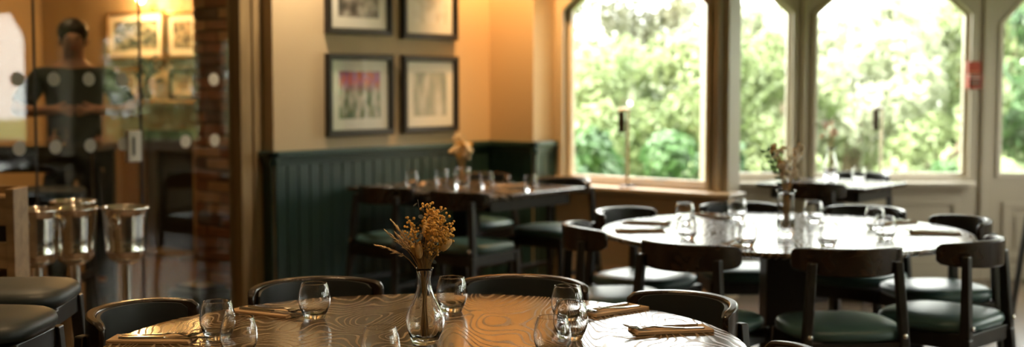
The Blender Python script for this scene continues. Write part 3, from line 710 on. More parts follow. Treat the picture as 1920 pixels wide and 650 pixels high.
def local(dx, dy, z):      # offsets: right / ahead / up as seen
    v = W(dx, dy); return (v.x, v.y, z)
def bezier(p0, p1, p2, n=8):
    p0, p1, p2 = Vector(p0), Vector(p1), Vector(p2)
    return [p0*(1-t)**2 + p1*2*t*(1-t) + p2*t*t for t in [i/n for i in range(n+1)]]
def bouquet_front():
    t = empty('dried_bouquet', V1 + Vector((0, 0, .012))); tag(t, 'dried bouquet of bunny tails, golden berries and grasses in the fluted vase', 'flowers', 'dried flower bunches')
    rnd = random.Random(3); top = .178
    def stem_path(dx, dy, z, bend=.5):
        ft = local(rnd.uniform(-.012, .012), rnd.uniform(-.012, .012), .002)
        nk = local(dx*.06+rnd.uniform(-.005, .005), dy*.06+rnd.uniform(-.005, .005), top-.035)
        tip = local(dx, dy, z)
        return [Vector(ft), Vector(ft).lerp(Vector(nk), .6)] + bezier(nk, local(dx*.22, dy*.22, top+(z-top)*bend), tip, 7)
    # bunny tails
    for dx, dy, z, s, tilt in ((-.012, -.012, .222, 1.05, (-.05, .1)), (.003, .006, .272, 1.0, (.02, .2)), (.047, -.012, .238, .95, (.9, .1)), (-.018, .014, .214, .8, (-.2, 0)), (-.024, -.004, .225, .85, (-.25, 0))):
        p = stem_path(dx, dy, z-.012); b = MB().tube(p, .0011, 6).build('stem', 'stem', t, smooth=True)
        d = W(tilt[0], tilt[1]); ax = Vector((d.x, d.y, 1)).normalized()
        T_ = Matrix.Translation(Vector(p[-1]) + ax*.012) @ ax.to_track_quat('Z', 'Y').to_matrix().to_4x4()
        MB().lathe([(0, -.022), (.006, -.020), (.0095, -.010), (.0105, .002), (.009, .014), (.005, .022), (0, .025)], 14, T_ @ Matrix.Scale(s*.86, 4), warp=lambda a, z: 1+.08*math.sin(9*a+z*900)).build('bunny_tail', 'tail', t, smooth=True)
    # bleached grass spikes to the left
    for dx, dy, z in ((-.092, -.01, .268), (-.080, .012, .292), (-.070, .0, .283), (-.066, -.015, .262), (-.118, .008, .232), (-.060, .01, .250)):
        p = stem_path(dx, dy, z, .75 if z < .24 else .45); MB().tube(p, [.0012]*(len(p)-1)+[.0006], 6).build('stem', 'stem', t, smooth=True)
        m = MB(); a, b_ = Vector(p[-4]), Vector(p[-1]); d = (b_-a)
        for k in range(26):
            u = k/25; c = a.lerp(b_, u) if u < .55 else Vector(p[-3]).lerp(b_, (u-.3)/.7)
            side = Vector((rnd.uniform(-1, 1), rnd.uniform(-1, 1), rnd.uniform(-1, 1))).normalized()*.0036*(1.15-u)
            dd_ = (d.normalized()*.011 + side*1.6); m.tube([c+side*.4, c+side*.8+dd_*.5, c+side+dd_], [.0008, .0013, .0002], 5)
        m.build('grass_spike', 'wheat', t, smooth=True)
    # golden berry sprigs
    for dx, dy, z, nb in ((.020, .0, .300, 70), (.034, .015, .318, 70), (.052, .0, .300, 60), (.066, -.01, .280, 55), (.010, .02, .326, 55), (-.040, .01, .296, 34), (.028, -.02, .268, 60), (-.034, -.01, .262, 18), (.060, .012, .262, 26)):
        p = stem_path(dx*.85, dy, z-.03); s = MB().tube(p, .0010, 6).build('stem', 'stem', t, smooth=True)
        m = MB(); base = Vector(p[-3]); tip = Vector(local(dx, dy, z))
        mt = MB()
        for k in range(nb):
            u = rnd.random(); c = base.lerp(tip, u)
            off = Vector((rnd.gauss(0, 1), rnd.gauss(0, 1), rnd.gauss(0, .8)))*.0095
            q = c+off+Vector((0, 0, .006)); m.ball(q, rnd.uniform(.0024, .0040), 7, 4)
            mt.tube([c, q], .0004, 4)
        m.build('berry_cluster', 'berry', s, smooth=True)['kind'] = 'stuff'
        mt.build('berry_stalks', 'stem', s)
    # dark eucalyptus sprig at the back
    for dx, dy, z in ((-.018, .03, .345), (-.006, .035, .30), (.058, .028, .262)):
        p = stem_path(dx, dy, z); e = MB().tube(p, .0011, 6).build('stem', 'euca', t, smooth=True)
        for k in range(9):
            u = .35+.65*k/8; i = min(int(u*(len(p)-3))+2, len(p)-2); c = p[i].lerp(p[i+1], (u*(len(p)-3)) % 1)
            a = k*2.4; T_ = Matrix.Translation(c + Vector((math.cos(a), math.sin(a), .2))*.009) @ Matrix.Rotation(a, 4, 'Z') @ Matrix.Rotation(.7, 4, 'Y')
            MB().lathe([(0, -.0004), (.0095*(1.15-u*.5), 0), (0, .0006)], 10, T_).build('leaf', 'euca', e)
    # filler haze of fine dark twigs
    m = MB()
    for k in range(40):
        a = rnd.uniform(0, 2*PI); rr = rnd.uniform(.01, .06); z = rnd.uniform(.21, .29)
        m.tube([Vector((0, 0, top-.01)), Vector((math.cos(a)*rr*.5, math.sin(a)*rr*.5, (top+z)/2)), Vector((math.cos(a)*rr+local(.01, 0, 0)[0], math.sin(a)*rr+local(.01, 0, 0)[1], z))], .0005, 4)
    m.build('fine_twigs', 'stem', t)
bouquet_front()
def bouquet_small(V, ztop, zbase, heads, mats, label, group='dried flower bunches', seed=1, sprig=None, R=.012):
    t = empty('dried_bouquet', V + Vector((0, 0, .014))); tag(t, label, 'flowers', group); rnd = random.Random(seed)
    for k in range(heads):
        dx = rnd.uniform(-.06, .06); dy = rnd.uniform(-.05, .05); z = rnd.uniform(zbase+.06, ztop)
        tip = local(dx, dy, z)
        s = MB().tube([local(dx*.15, dy*.15, .003), local(dx*.2, dy*.2, zbase-.01)] + bezier(local(dx*.2, dy*.2, zbase-.01), local(dx*.4, dy*.4, (zbase+z)/2), tip, 5), .0014, 5).build('stem', 'stem', t, smooth=True)
        m = MB(); r = R*rnd.uniform(.8, 1.3)
        for j in range(9):
            q = Vector(tip)+Vector((rnd.gauss(0, 1), rnd.gauss(0, 1), rnd.gauss(0, 1)))*r*.7; m.ball(q, r*rnd.uniform(.4, .65), 7, 4, (1, 1, 1.3))
        m.build('flower_head', mats[k % len(mats)], s, smooth=True)
    if sprig:
        p = bezier(local(0, 0, zbase-.02), local(sprig[0]*.3, 0, (zbase+sprig[1])/2), local(sprig[0], .0, sprig[1]), 8)
        e = MB().tube(p, .002, 5).build('stem', 'greenleaf', t, smooth=True)
        for k in range(2, 9):
            for s_ in (-1, 1):
                T_ = Matrix.Translation(p[k]) @ Matrix.Rotation(YAW, 4, 'Z') @ Matrix.Rotation(s_*.9-.3, 4, 'Y')
                MB().lathe([(0, 0), (.006, .012), (.005, .022), (0, .032)], 6, T_ @ Matrix.Diagonal((1, .3, 1, 1))).build('leaf', 'greenleaf', e)
bouquet_small(V2, .355, .165, 18, ['pale', 'pale', 'tail', 'pale'], 'pale dried flowers with a green sprig on the window table', seed=4, sprig=(-.085, .335), R=.013)
bouquet_small(V3, .30, .11, 20, ['tail', 'tail', 'wheat', 'berry'], 'tan dried flower tuft in the vase on the wall table', seed=9, R=.014)
bouquet_small(V4, .37, .20, 10, ['pinkish', 'pale', 'pinkish'], 'blush pink dried flowers in the vase on the bay table', seed=6, R=.012)

# ------------------------------------------------------------------ cordless lamps on the sill
def sill_lamp(loc, label, h=.505):
    t = empty('table_lamp', loc, YAW); tag(t, label, 'lamp', 'slim cordless table lamps')
    MB().lathe([(0, 0), (.052, 0), (.054, .004), (.052, .010), (.012, .013), (0, .013)], 28).build('base', 'lampdark', t, smooth=True, auto=40)
    MB().tube([(0, 0, .012), (.0, 0, h)], .011, 12).build('stem', 'lampstem', t, smooth=True, auto=40)
    MB().lathe([(0, h), (.042, h), (.044, h+.006), (.038, h+.018), (.02, h+.024), (0, h+.025)], 24, Matrix.Translation((-.025, 0, 0))).build('cap', 'litpaint', t, smooth=True)
    MB().lathe([(0, h-.14), (.021, h-.14), (.0225, h-.135), (.0225, h-.002), (0, h-.002)], 20, Matrix.Translation((-.040, 0, 0))).build('lamp_shade', 'lampdark', t, smooth=True, auto=40)
    return t
sill_lamp((-4.955, YD-.075, .7002), 'slim lamp with dark shade standing on the sill of the left window')
q = W(2.585, FB-.06, .7002); sill_lamp(q, 'slim lamp with dark shade on the sill behind the bay table')
# fire call point on the post
cp = empty('fire_call_point', TB @ Vector((1.875, -.002, 1.35)), YAW); tag(cp, 'red fire alarm call point on the post beside the garden door', 'alarm')
MB().box(-.047, .047, -.05, 0, 0, .092).build('housing', 'red', cp, bevel=.006)
MB().ring([(-.034, .02), (.034, .02), (.034, .066), (-.034, .066)], [(-.028, .026), (.028, .026), (.028, .06), (-.028, .06)], -.054, -.049).build('bezel', 'slot', cp)
MB().box(-.028, .028, -.053, -.049, .026, .060).build('press_plate', mat('press_plate_grey', (.25, .10, .06), .4), cp)
MB().box(-.040, .040, -.052, -.049, .074, .080).build('white_strip', 'white', cp)
fs = empty('fire_sign', TB @ Vector((1.875, -.002, 1.452)), YAW); tag(fs, 'small red sign plate above the fire call point', 'sign')
MB().box(-.046, .046, -.028, 0, 0, .088).build('sign_plate', 'red', fs, bevel=.002)
MB().box(-.034, .034, -.0295, -.028, .014, .020).build('sign_stripe', mat('sign_yellow', (.75, .30, .10), .5), fs)

# ------------------------------------------------------------------ ice buckets on stands
def make_bucket():
    t = empty('ice_bucket')
    o = [(0, 0), (.066, 0), (.070, .004), (.078, .012), (.084, .030), (.087, .036), (.087, .044), (.085, .050), (.090, .11), (.096, .19), (.098, .215), (.104, .220), (.1065, .226), (.104, .232), (.097, .234)]
    i = [(.093, .230), (.092, .19), (.086, .11), (.080, .045), (.06, .012), (0, .010)]
    MB().lathe(o+i, 48).build('bucket_body', 'chrome', t, smooth=True, auto=60)
    for a in (-.35, PI-.35):
        T_ = Matrix.Rotation(a-PI/2, 4, 'Z') @ Matrix.Translation((.099, 0, .165))
        MB().ball((0, 0, .028), .009, 10, 6, T=T_).build('handle_stud', 'brass', t, smooth=True)
        MB().tube([T_ @ Vector((.006, math.sin(x)*.022, -math.cos(x)*.026+.002)) for x in [2*PI*k/20 for k in range(21)]], .004, 8).build('ring_handle', 'chrome', t, smooth=True)
    return t
def make_stand(h=.62):
    t = empty('bucket_stand')
    MB().lathe([(0, 0), (.135, 0), (.137, .006), (.12, .014), (.04, .022), (.0225, .04), (0, .04)], 40).build('base', 'chrome', t, smooth=True, auto=50)
    MB().lathe([(.0225, .03), (.0225, h-.02)], 24).build('pole', 'chrome', t, smooth=True, auto=50)
    MB().lathe([(0, h-.025), (.03, h-.022), (.055, h-.008), (.066, h-.004), (.066, h-.0005), (0, h-.0005)], 32).build('cup_plate', 'chrome', t, smooth=True, auto=50)
    return t
bk0, st0 = make_bucket(), make_stand(); fb = True
for r, f, w, rot in ((-2.055, 5.72, 'half hidden by the oak unit', .1), (-1.920, 5.80, 'second from the left', 0), (-2.03, 6.12, 'behind the other three', .5), (-1.705, 5.83, 'nearest the glass door lock', .15)):
    s = st0 if fb else copy_tree(st0); b = bk0 if fb else copy_tree(bk0); fb = False
    place(s, W(r, f)); place(b, W(r, f, .6205), YAW+rot)
    tag(b, 'polished steel ice bucket, ' + w, 'bucket', 'steel ice buckets'); tag(s, 'chrome pole stand under the ice bucket ' + w, 'stand', 'ice bucket stands')

# ------------------------------------------------------------------ oak unit and bar stools at the left edge
ou = empty('oak_unit', W(-2.06, 5.02), YAW); tag(ou, 'light oak rack unit with black recesses at the left edge', 'cabinet')
MB().box(.165, .197, -.075, .075, 0, 1.0).build('side_panel', 'oak', ou, bevel=.003)
MB().box(-.45, -.415, -.075, .075, 0, 1.0).build('side_panel', 'oak', ou, bevel=.003)
MB().box(-.415, .165, .06, .075, 0, 1.0).build('back_panel', 'oak', ou)
MB().box(-.415, .165, -.055, .06, .955, .972).build('top_panel', 'oak', ou, bevel=.002)
for z0, z1 in ((.862, .968), (.70, .80), (.44, .64), (.06, .36)):
    MB().box(-.415, .165, -.072, -.055, z0, z1).build('front_panel', 'oak', ou, bevel=.002)
for z in (.69, .43, .05):
    MB().box(-.415, .165, -.05, .06, z, z+.012).build('shelf', 'oak', ou)
MB().box(-.410, .160, -.035, .055, .705, .95).build('dark_fill', 'slot', ou)  # near-black block filling the space behind the slots
def make_stool():
    t = empty('bar_stool')
    cushion(.40, .38, .735, .792, ex=3.6).build('seat', 'darkteal', t, smooth=True, auto=60)
    m = MB(); m.box(-.17, .17, .135, .157, .68, .735); m.box(-.17, .17, -.157, -.135, .68, .735); m.box(-.175, -.153, -.15, .15, .68, .735); m.box(.153, .175, -.15, .15, .68, .735)
    m.build('seat_frame', 'black', t, bevel=.004)
    for sx in (-1, 1):
        for sy in (-1, 1):
            MB().frustum((sx*.215, sy*.20, 0), .012, .012, (sx*.165, sy*.148, .735), .019, .019).build('leg', 'black', t, bevel=.004)
    for sx in (-1, 1): MB().box(sx*.196-.009, sx*.196+.009, -.18, .18, .27, .30).build('foot_rail', 'black', t, bevel=.003)
    for sy in (-1, 1): MB().box(-.19, .19, sy*.182-.009, sy*.182+.009, .22, .25).build('foot_rail', 'black', t, bevel=.003)
    return t
M['darkteal'] = mat('dark_teal_leather', (.016, .024, .025), .5, var=.15, scale=14, bump=.05)
s0 = make_stool()
place(s0, W(-1.525, 3.98), YAW+.08); tag(s0, 'padded bar stool in front of the oak unit, farther of two', 'stool', 'padded bar stools')
s1 = copy_tree(s0); place(s1, W(-1.425, 3.46), YAW-.05); tag(s1, 'padded bar stool in the bottom left corner, nearer of two', 'stool', 'padded bar stools')
# ------------------------------------------------------------------ back room: high table, stools, person
ht = empty('high_table', W(-2.98, 8.12), YAW); tag(ht, 'long dark high table behind the glass partition', 'table')
MB().box(-.85, .52, -.28, .28, .985, 1.02).build('table_top', mat('dark_bar_top', (.03, .028, .026), .15, var=.2), ht, bevel=.004)
m = MB(); m.box(-.80, .47, -.24, -.22, .86, .985); m.box(-.80, .47, .22, .24, .86, .985); m.build('apron', 'black', ht, bevel=.003)
for sx in (-.78, .45):
    for sy in (-.22, .22): MB().frustum((sx, sy, 0), .025, .025, (sx, sy, .985), .03, .03).build('leg', 'black', ht, bevel=.004)
for r, f, l in ((-3.02, 7.60, 'bar stool behind the glass, left below the standing person'), (-2.42, 7.62, 'bar stool behind the glass, right below the standing person')):
    s1 = copy_tree(s0); place(s1, W(r-.25, f), YAW); tag(s1, l, 'stool', 'bar stools behind the glass')
for r, f, l in ((-3.25, 8.05, 'tumbler on the high table at the far left'), (-2.72, 8.0, 'tumbler on the high table right of the person')):
    tumbler(r, f, l, 'tumblers on the high table', 1.0203)

def skin_obj(name, vs_, es, rad, m, parent, sub=2, root=0):
    me = bpy.data.meshes.new(name); me.from_pydata(vs_, es, []); me.update()
    o = bpy.data.objects.new(name, me); COL.objects.link(o); me.materials.append(M[m])
    if not me.skin_vertices: me.skin_vertices.new()if False else None
    md = o.modifiers.new('skin', 'SKIN'); md.use_smooth_shade = True
    if not me.skin_vertices:
        bm_ = __import__('bmesh').new(); bm_.from_mesh(me); bm_.verts.layers.skin.verify(); bm_.to_mesh(me); bm_.free()
    for i, r in enumerate(rad):
        q = me.skin_vertices[0].data[i]; q.radius = r if hasattr(r, '__len__') else (r, r); q.use_root = (i == root)
    sb = o.modifiers.new('sub', 'SUBSURF'); sb.levels = sub; sb.render_levels = sub
    o.parent = parent; return o
def person(loc, rz):
    t = empty('person', loc, rz); t.scale = (1.15, 1.08, 1.015); tag(t, 'person in dark green shirt standing behind the glass, hands joined in front', 'person')
    V = [(0, 0, .95), (0, 0, 1.10), (0, .0, 1.28), (0, -.01, 1.40), (0, .0, 1.50), (0, .02, 1.575), (0, .035, 1.65), (0, .025, 1.72), (0, .125, 1.635), ]
    Rr = [(.15, .11), (.13, .10), (.155, .11), (.14, .09), (.055, .055), (.064, .072), (.072, .09), (.062, .075), (.014, .018)]
    Ed = [(0, 1), (1, 2), (2, 3), (3, 4), (4, 5), (5, 6), (6, 7), (6, 8)]
    def add(p, r, par): V.append(p); Rr.append(r); Ed.append((par, len(V)-1)); return len(V)-1
    for s in (-1, 1):
        a = add((s*.175, -.01, 1.405), .062, 3); b = add((s*.275, .02, 1.25), .05, a); c = add((s*.315, .06, 1.19), .042, b)
        d = add((s*.20, .20, 1.195), .036, c); e = add((s*.11, .285, 1.20), .026, d); pm = add((s*.065, .315, 1.20), (.034, .018), e)
        for k, (dx, dz, ln) in enumerate(((-.002, .028, .9), (-.008, .010, 1.0), (-.008, -.008, .95), (-.002, -.025, .75))):
            g = add((s*(.035), .332, 1.20+dz), .0095, pm); add((s*(.035-.035*ln), .322, 1.198+dz), .0085, g)
        g = add((s*.07, .30, 1.238), .011, e); add((s*.045, .318, 1.252), .009, g)
        h = add((s*.095, 0, .90), .095, 0); k = add((s*.11, .02, .50), .062, h); an = add((s*.115, -.01, .09), .042, k); add((s*.12, .13, .04), (.042, .035), an)
    body = skin_obj('body', V, Ed, Rr, 'skin', t)
    SV = [(0, 0, .93), (0, 0, 1.10), (0, 0, 1.28), (0, -.01, 1.40), (0, 0, 1.475)]
    SR = [(.175, .135), (.158, .125), (.175, .13), (.155, .105), (.068, .068)]
    SE = [(0, 1), (1, 2), (2, 3), (3, 4)]
    for s in (-1, 1):
        SV += [(s*.18, -.01, 1.405), (s*.26, .015, 1.28), (s*.288, .035, 1.225)]; SR += [.078, .074, .074]; n = len(SV); SE += [(3, n-3), (n-3, n-2), (n-2, n-1)]
    skin_obj('shirt', SV, SE, SR, 'shirt', t)
    TV = [(0, 0, .97), (0, 0, .90)]; TR = [(.165, .13), (.17, .135)]; TE = [(0, 1)]
    for s in (-1, 1):
        TV += [(s*.095, 0, .84), (s*.11, .02, .50), (s*.115, -.01, .08)]; TR += [.108, .078, .062]; n = len(TV); TE += [(1, n-3), (n-3, n-2), (n-2, n-1)]
    skin_obj('trousers', TV, TE, TR, 'trouser', t)
    m = MB(); m.ball((0, .010, 1.700), .100, 20, 12, (.86, 1.0, .92)); m.ball((0, -.02, 1.655), .085, 18, 10, (.92, .85, 1.0)); m.build('hair', 'hair', t, smooth=True)
    for s in (-1, 1):
        MB().ball((s*.028, .116, 1.655), .008, 10, 6).build('eye', 'slot', t, smooth=True)
        MB().ball((s*.076, .03, 1.635), .022, 10, 6, (.4, .7, 1.2)).build('ear', 'skin', t, smooth=True)
    MB().ball((0, .108, 1.592), .02, 10, 6, (1.2, .4, .25)).build('mouth', 'red', t, smooth=True)
    for s in (-1, 1): MB().box(s*.12-.045, s*.12+.045, -.07, .18, 0, .09).build('shoe', 'trouser', t, bevel=.03, seg=3)
face = -W(-2.87, 8.72).normalized()
person(W(-2.87, 8.72), math.atan2(face.y, face.x)-PI/2)

# brick pillar: every brick a piece
bp = struct(MB().box(-7.16, -6.79, 5.52, 5.86, 0, H).build('wall_pillar', 'mortar'))
bsrc = {}
def brick(x0, x1, y0, y1, z, key, mk):
    w, d = x1-x0, y1-y0; k = (round(w, 3), round(d, 3), mk)
    loc = ((x0+x1)/2, (y0+y1)/2, z)
    if k not in bsrc: bsrc[k] = MB().box(-w/2, w/2, -d/2, d/2, 0, .064).build('brick', mk, bp, bevel=.004, seg=1, loc=loc)
    else: q = bsrc[k].copy(); COL.objects.link(q); q.parent = bp; q.location = loc
rnd = random.Random(5); c = 0; z = .008
while z < H-.07:
    cols = [rnd.choice(['brick', 'brick', 'brick2', 'brick3']) for _ in range(5)]; off = c % 2
    y0, y1 = 5.506, 5.53; xs = [-7.172, -7.172+.125, -6.778] if off else [-7.172, -7.172+.262, -6.778]
    for i in range(2): brick(xs[i]+.005, xs[i+1]-.005, y0+rnd.choice((0, .003)), y1+.02, z, 'f', cols[i])
    ys = [5.53, 5.65, 5.86] if off else [5.53, 5.75, 5.86]
    for i in range(2): brick(-6.80, -6.778, ys[i]+.01, ys[i+1]-.005, z, 's', cols[i+2])
    z += .075; c += 1

# fireplace with mantel
fp = empty('fireplace', (-9.1, 6.85, 0)); tag(fp, 'wooden fireplace surround with mantel shelf in the back room', 'fireplace')
MB().box(-.72, .66, -.20, 0, 1.20, 1.245).build('mantel_shelf', 'cream', fp, bevel=.006)
MB().box(-.64, .58, -.14, 0, 1.0, 1.20).build('frieze', 'cream', fp, bevel=.006)
for x in (-.64, .34): MB().box(x, x+.24, -.14, 0, 0, 1.0).build('pilaster', 'cream', fp, bevel=.006)
MB().box(-.40, .34, -.012, -.002, 0, 1.0).build('firebox', 'firebox_black', fp)  # flat near-black sheet across the opening
MB().ring([(-.40, .0), (.34, .0), (.34, 1.0), (-.40, 1.0)], [(-.28, .0), (.22, .0), (.22, .82), (-.28, .82)], -.05, -.013).build('slip', 'mortar', fp)
MB().box(-.6, .55, -.45, -.145, 0, .03).build('hearth', 'mortar', fp, bevel=.004)
def room_picture(x0, x1, z0, z1, art, label, y=6.848, fr='frame'):
    t = empty('framed_picture', ((x0+x1)/2, y, z0)); tag(t, label, 'picture', 'pictures in the back room'); w = (x1-x0)/2; h = z1-z0
    def rect(i): return [(-w+i, i), (w-i, i), (w-i, h-i), (-w+i, h-i)]
    MB().ring(rect(0), rect(.03), -.03, 0).build('frame', fr, t, bevel=.004)
    MB().ring(rect(.028), rect(.085), -.016, -.012).build('mount', 'mount', t)
    MB().box(-w+.08, w-.08, -.012, -.006, .08, h-.08).build('print', art, t)
drk2 = print_mat('print_landscape', [(.36, (.03, .04, .04)), (.5, (.16, .17, .14)), (.62, (.45, .42, .34))], (2, 1, 2), seed=3.3)
room_picture(-10.08, -9.27, 1.585, 2.0, drk2, 'large framed landscape above the mantel in the back room', fr='oak')
room_picture(-9.24, -8.82, 1.585, 1.98, print_mat('print_portrait', [(.36, (.04, .04, .04)), (.5, (.2, .17, .12)), (.6, (.5, .42, .3))], (2, 1, 2), seed=6.2), 'narrow framed picture right of the landscape above the mantel', fr='brass')
room_picture(-10.05, -9.62, 1.255, 1.52, print_mat('print_sketch', [(.36, (.10, .08, .05)), (.5, (.3, .24, .16)), (.6, (.6, .5, .36))], (2, 1, 2), seed=1.2), 'small framed picture below the landscape, left of the plant', fr='brass')
room_picture(-9.14, -8.80, 1.25, 1.50, print_mat('print_card', [(.36, (.35, .28, .18)), (.5, (.5, .42, .3)), (.6, (.7, .62, .48))], (2, 1, 2), seed=4.2), 'small pale framed picture resting on the mantel right of the plant', y=6.80)
pv = empty('potted_plant', (-9.38, 6.72, 1.2455)); tag(pv, 'dark leafy plant in a vase on the mantel shelf', 'plant')
MB().lathe([(0, 0), (.035, 0), (.05, .03), (.045, .08), (.028, .11), (.032, .13), (.0, .13)], 20).build('vase', 'lampdark', pv, smooth=True)
rnd = random.Random(8)
for k in range(26):
    a = rnd.uniform(0, 2*PI); b = rnd.uniform(.05, .15); z = rnd.uniform(.16, .36)
    s = MB().tube(bezier((0, 0, .12), (math.cos(a)*b*.3, math.sin(a)*b*.3, z*.8), (math.cos(a)*b, math.sin(a)*b, z), 4), .003, 4).build('twig', 'euca', pv)
    T_ = Matrix.Translation((math.cos(a)*b, math.sin(a)*b, z)) @ Matrix.Rotation(a, 4, 'Z') @ Matrix.Rotation(.6, 4, 'Y')
    MB().lathe([(0, -.03), (.03, 0), (0, .045)], 8, T_ @ Matrix.Diagonal((.4, 1, 1, 1))).build('leaf', 'euca', s)
def sconce(x, z, label, e=26):
    t = empty('wall_lamp', (x, 6.85, z)); tag(t, label, 'lamp', 'brass wall lamps in the back room')
    MB().lathe([(0, 0), (.04, 0), (.04, .012), (0, .014)], 20, Matrix.Rotation(PI/2, 4, 'X')).build('wall_plate', 'brass', t, smooth=True)
    MB().tube([(0, -.01, 0), (0, -.10, .0), (0, -.13, .03)], .007, 8).build('arm', 'brass', t, smooth=True)
    MB().ball((0, -.135, .065), .034, 16, 10).build('bulb', 'bulb', t, smooth=True)
    l = bpy.data.lights.new('wall_lamp_glow', 'POINT'); l.energy = e; l.color = (1, .55, .20); l.shadow_soft_size = .05
    lo = bpy.data.objects.new('wall_lamp_glow', l); COL.objects.link(lo); lo.parent = t; lo.location = (0, -.19, .065)
sconce(-9.42, 2.02, 'glowing wall lamp above the landscape picture', 22)
sconce(-8.60, 2.02, 'glowing wall lamp half hidden behind the brick pillar', 14)
downlight(-7.9, 4.6, 9, 'warm downlight over the high table behind the glass', 110)
downlight(-9.6, 4.9, 10, 'warm downlight in the middle of the back room', 110)
downlight(-6.75, 4.75, 9, 'warm downlight in front of the brick pillar', 100)
bxx = MB().box(-.16, .16, -.13, .13, 0, .10); o = bxx.build('dark_crate', 'slot', loc=(-6.75, 5.22, 0), bevel=.01); 
MB().box(-.13, .13, -.10, .10, .10, .13).build('lid', 'slot', o, bevel=.01)
tag(o, 'low black box on the floor by the brick pillar', 'box')

# slender dark leg at the right edge: its owner is unidentified, the tripod around it is made up
ez = empty('unidentified_stand', W(3.085, 7.5), YAW); tag(ez, 'slender dark slanted leg of an unidentified object at the right edge, completed as a made-up tripod', 'stand')
MB().frustum((-.245, 0, 0), .012, .012, (-.03, .02, 1.55), .014, .014).build('leg', 'black', ez)
MB().frustum((.345, 0, 0), .012, .012, (.05, .02, 1.55), .014, .014).build('leg', 'black', ez)
MB().frustum((.05, .42, 0), .012, .012, (.05, .03, 1.55), .014, .014).build('leg', 'black', ez)
MB().box(-.14, .24, -.035, .0, .55, .575).build('ledge', 'black', ez)

# ------------------------------------------------------------------ garden
gr = tag(MB().box(-45, 45, 7.0, 75, -.45, -.35).build('lawn', 'lawn'), 'mown grass lawn outside the windows', 'lawn', kind='stuff')
struct(gr); gr['kind'] = 'structure'
def shrub(name, label, r, f, blobs, leaf, count, m, seed, group='shrubs in the garden', trunk=True):
    rnd = random.Random(seed); base = W(r, f, -.35)
    t = empty(name, base); tag(t, label, 'tree' if 'tree' in name else 'shrub', group)
    mb = MB(); V, F = mb.v, mb.f
    tot = sum(b[3]*b[4] for b in blobs)
    leaf *= .62; count *= 2.3
    for bx, by, bz, br, bh in blobs:
        c = W(bx, by); n = int(count*br*bh/tot); nc = max(8, int(22*br*bh)); clumps = []
        for k in range(nc):
            u = rnd.uniform(-.8, 1); a = rnd.uniform(0, 2*PI); q = math.sqrt(1-u*u); rr = rnd.uniform(.45, .95)
            clumps.append((Vector((c.x+q*math.cos(a)*br*rr, c.y+q*math.sin(a)*br*rr, bz+.35+u*bh*rr)), rnd.uniform(.20, .36)*(br+bh)/1.6))
        for k in range(n):
            cc, cr = clumps[k % nc]
            g = Vector((rnd.gauss(0, 1), rnd.gauss(0, 1), rnd.gauss(.15, 1))).normalized(); p = cc + g*cr*(rnd.random()**.35)*Vector((1, 1, 1)).length/1.732
            if p.z < .02: continue
            nn = (g*1.2 + Vector((rnd.gauss(0, .5), rnd.gauss(0, .5), rnd.gauss(.3, .5)))).normalized()
            d = nn.cross(Vector((rnd.gauss(0, 1), rnd.gauss(0, 1), rnd.gauss(0, 1)))).normalized(); e = nn.cross(d)
            s = leaf*rnd.uniform(.6, 1.3); o_ = len(V)
            V.extend([tuple(p-d*s*.5), tuple(p+e*s*.3), tuple(p+d*s*.5), tuple(p-e*s*.3)]); F.append((o_, o_+1, o_+2, o_+3))
    fo = mb.build('foliage', m, t); fo['kind'] = 'stuff'
    if trunk:
        tr = MB()
        for bx, by, bz, br, bh in blobs:
            c = W(bx, by); tr.tube(bezier((0, 0, 0), (c.x*.3, c.y*.3, (bz+.35)*.6), (c.x, c.y, bz+.35), 5), [.09*(1-.14*i) for i in range(6)], 7)
        tr.build('trunk', 'bark', t, smooth=True)
    return t
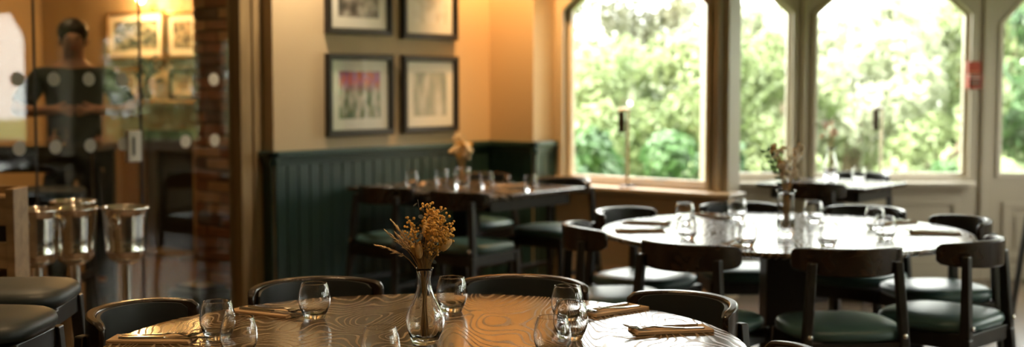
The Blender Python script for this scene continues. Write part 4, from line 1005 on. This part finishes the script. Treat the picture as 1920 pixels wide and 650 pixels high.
GARDEN = [
 ('laurel_shrub', 'glossy dark green shrub low outside the left window', 1.15, 12.6, [(0, 0, .45, .75, .62), (.55, .2, .35, .6, .5)], .20, 2600, 'leafB', 1),
 ('garden_shrub', 'bright yellow green shrub outside the left window', .95, 14.5, [(0, 0, .9, .85, .9), (.7, .5, 1.1, .7, .8)], .15, 3600, 'leafA', 2),
 ('garden_shrub', 'sunny pale green shrub at the right of the left window', 2.1, 14.8, [(0, 0, 1.0, .8, 1.0), (.5, -.3, .6, .6, .6)], .15, 3600, 'leafA', 3),
 ('garden_tree', 'grey olive tree with airy crown behind the left window', 1.0, 19, [(0, 0, 1.9, 1.2, .9), (1.3, .6, 2.1, 1.0, .7), (-.7, .4, 1.3, .9, 1.0)], .16, 3400, 'leafD', 4),
 ('garden_tree', 'tall pale tree behind the post between left and middle windows', 3.0, 20, [(0, 0, 1.7, 1.2, 1.0), (.9, .4, 1.2, 1.0, 1.0)], .19, 4600, 'leafC', 5),
 ('garden_shrub', 'light green bush outside the narrow window', 2.75, 14.6, [(0, 0, .55, .75, .7), (.35, .5, 1.2, .6, .7)], .14, 3200, 'leafA', 6),
 ('garden_shrub', 'pale hazy bush at the left of the wide window', 3.9, 15.5, [(0, 0, .9, .9, 1.0), (.5, .4, 1.6, .8, .8)], .15, 5000, 'leafC', 7),
 ('garden_shrub', 'mid green bush behind the bay lamp', 4.6, 14.5, [(0, 0, .4, .8, .6), (.5, .3, .9, .6, .6)], .15, 3000, 'leafA', 8),
 ('laurel_shrub', 'dark green low bush at the right of the wide window', 4.85, 13.8, [(0, 0, .25, .6, .45)], .18, 1300, 'leafB', 9),
 ('garden_tree', 'pale leafy tree filling the wide window', 5.0, 19, [(0, 0, 1.7, 1.3, 1.0), (1.2, .3, 1.9, 1.1, .8), (-1.2, .2, 1.8, 1.0, .8)], .20, 8000, 'leafC', 10),
 ('garden_tree', 'green tree at the right of the wide window', 6.4, 18, [(0, 0, 1.4, 1.1, 1.1), (.3, -.4, 2.0, 1.0, .6)], .16, 3600, 'leafA', 11),
 ('garden_tree', 'dark green tree beyond the garden door', 6.3, 15.5, [(.1, 0, 1.0, .8, 1.0), (.3, .2, 1.9, .8, .8)], .16, 4200, 'leafB', 12),
 ('garden_tree', 'large tree further right beyond the garden door', 8.6, 18, [(0, 0, 1.6, 1.4, 1.4), (.6, 0, 2.5, 1.2, .9)], .18, 3600, 'leafA', 13),
 ('garden_shrub', 'shrub in the gap left of the alcove window', -.3, 15.5, [(0, 0, .9, .9, 1.0)], .16, 2400, 'leafA', 14),
 ('garden_tree', 'pale wispy tree in the middle of the wide window', 4.55, 16.6, [(0, 0, 1.2, .9, 1.2), (.2, .3, 2.1, .8, .7), (-.6, .2, 1.9, .7, .8)], .17, 5200, 'leafC', 17),
 ('garden_tree', 'far hedge tree behind the left shrubs', 2.0, 25, [(0, 0, 1.0, 1.9, 1.6), (-2.2, 0, 1.2, 1.7, 1.7), (2.6, 0, 1.2, 1.7, 1.5)], .26, 6500, 'leafC', 15),
 ('garden_tree', 'far hedge tree behind the right shrubs', 8.0, 25, [(0, 0, 1.1, 1.9, 1.6), (-2.2, 0, 1.1, 1.7, 1.5), (2.4, 0, 1.2, 1.7, 1.7)], .26, 6500, 'leafC', 16),
]
def at_xy(x, y): return (x*CY + y*SY, -x*SY + y*CY)
for k, (x, y, lab) in enumerate(((-.6, 14.2, 'round green tree outside the far side of the bay'), (1.8, 12.6, 'leafy tree outside the unseen right-hand windows'), (4.6, 12.4, 'leafy tree past the far corner of the room'),
                                 (4.9, 5.6, 'leafy tree beside the unseen side wall'), (5.0, 3.3, 'second leafy tree along the unseen side wall'))):  # last pair is out of view, added to cut sky reflections in the bay glass
    r_, f_ = at_xy(x, y)
    GARDEN.append(('garden_tree', lab, r_, f_, [(0, 0, 1.2, 1.3, 1.4), (.4, .3, 2.0, 1.0, .8)], .20, 4200, 'leafA', 20+k))
for g in GARDEN: shrub(*g)
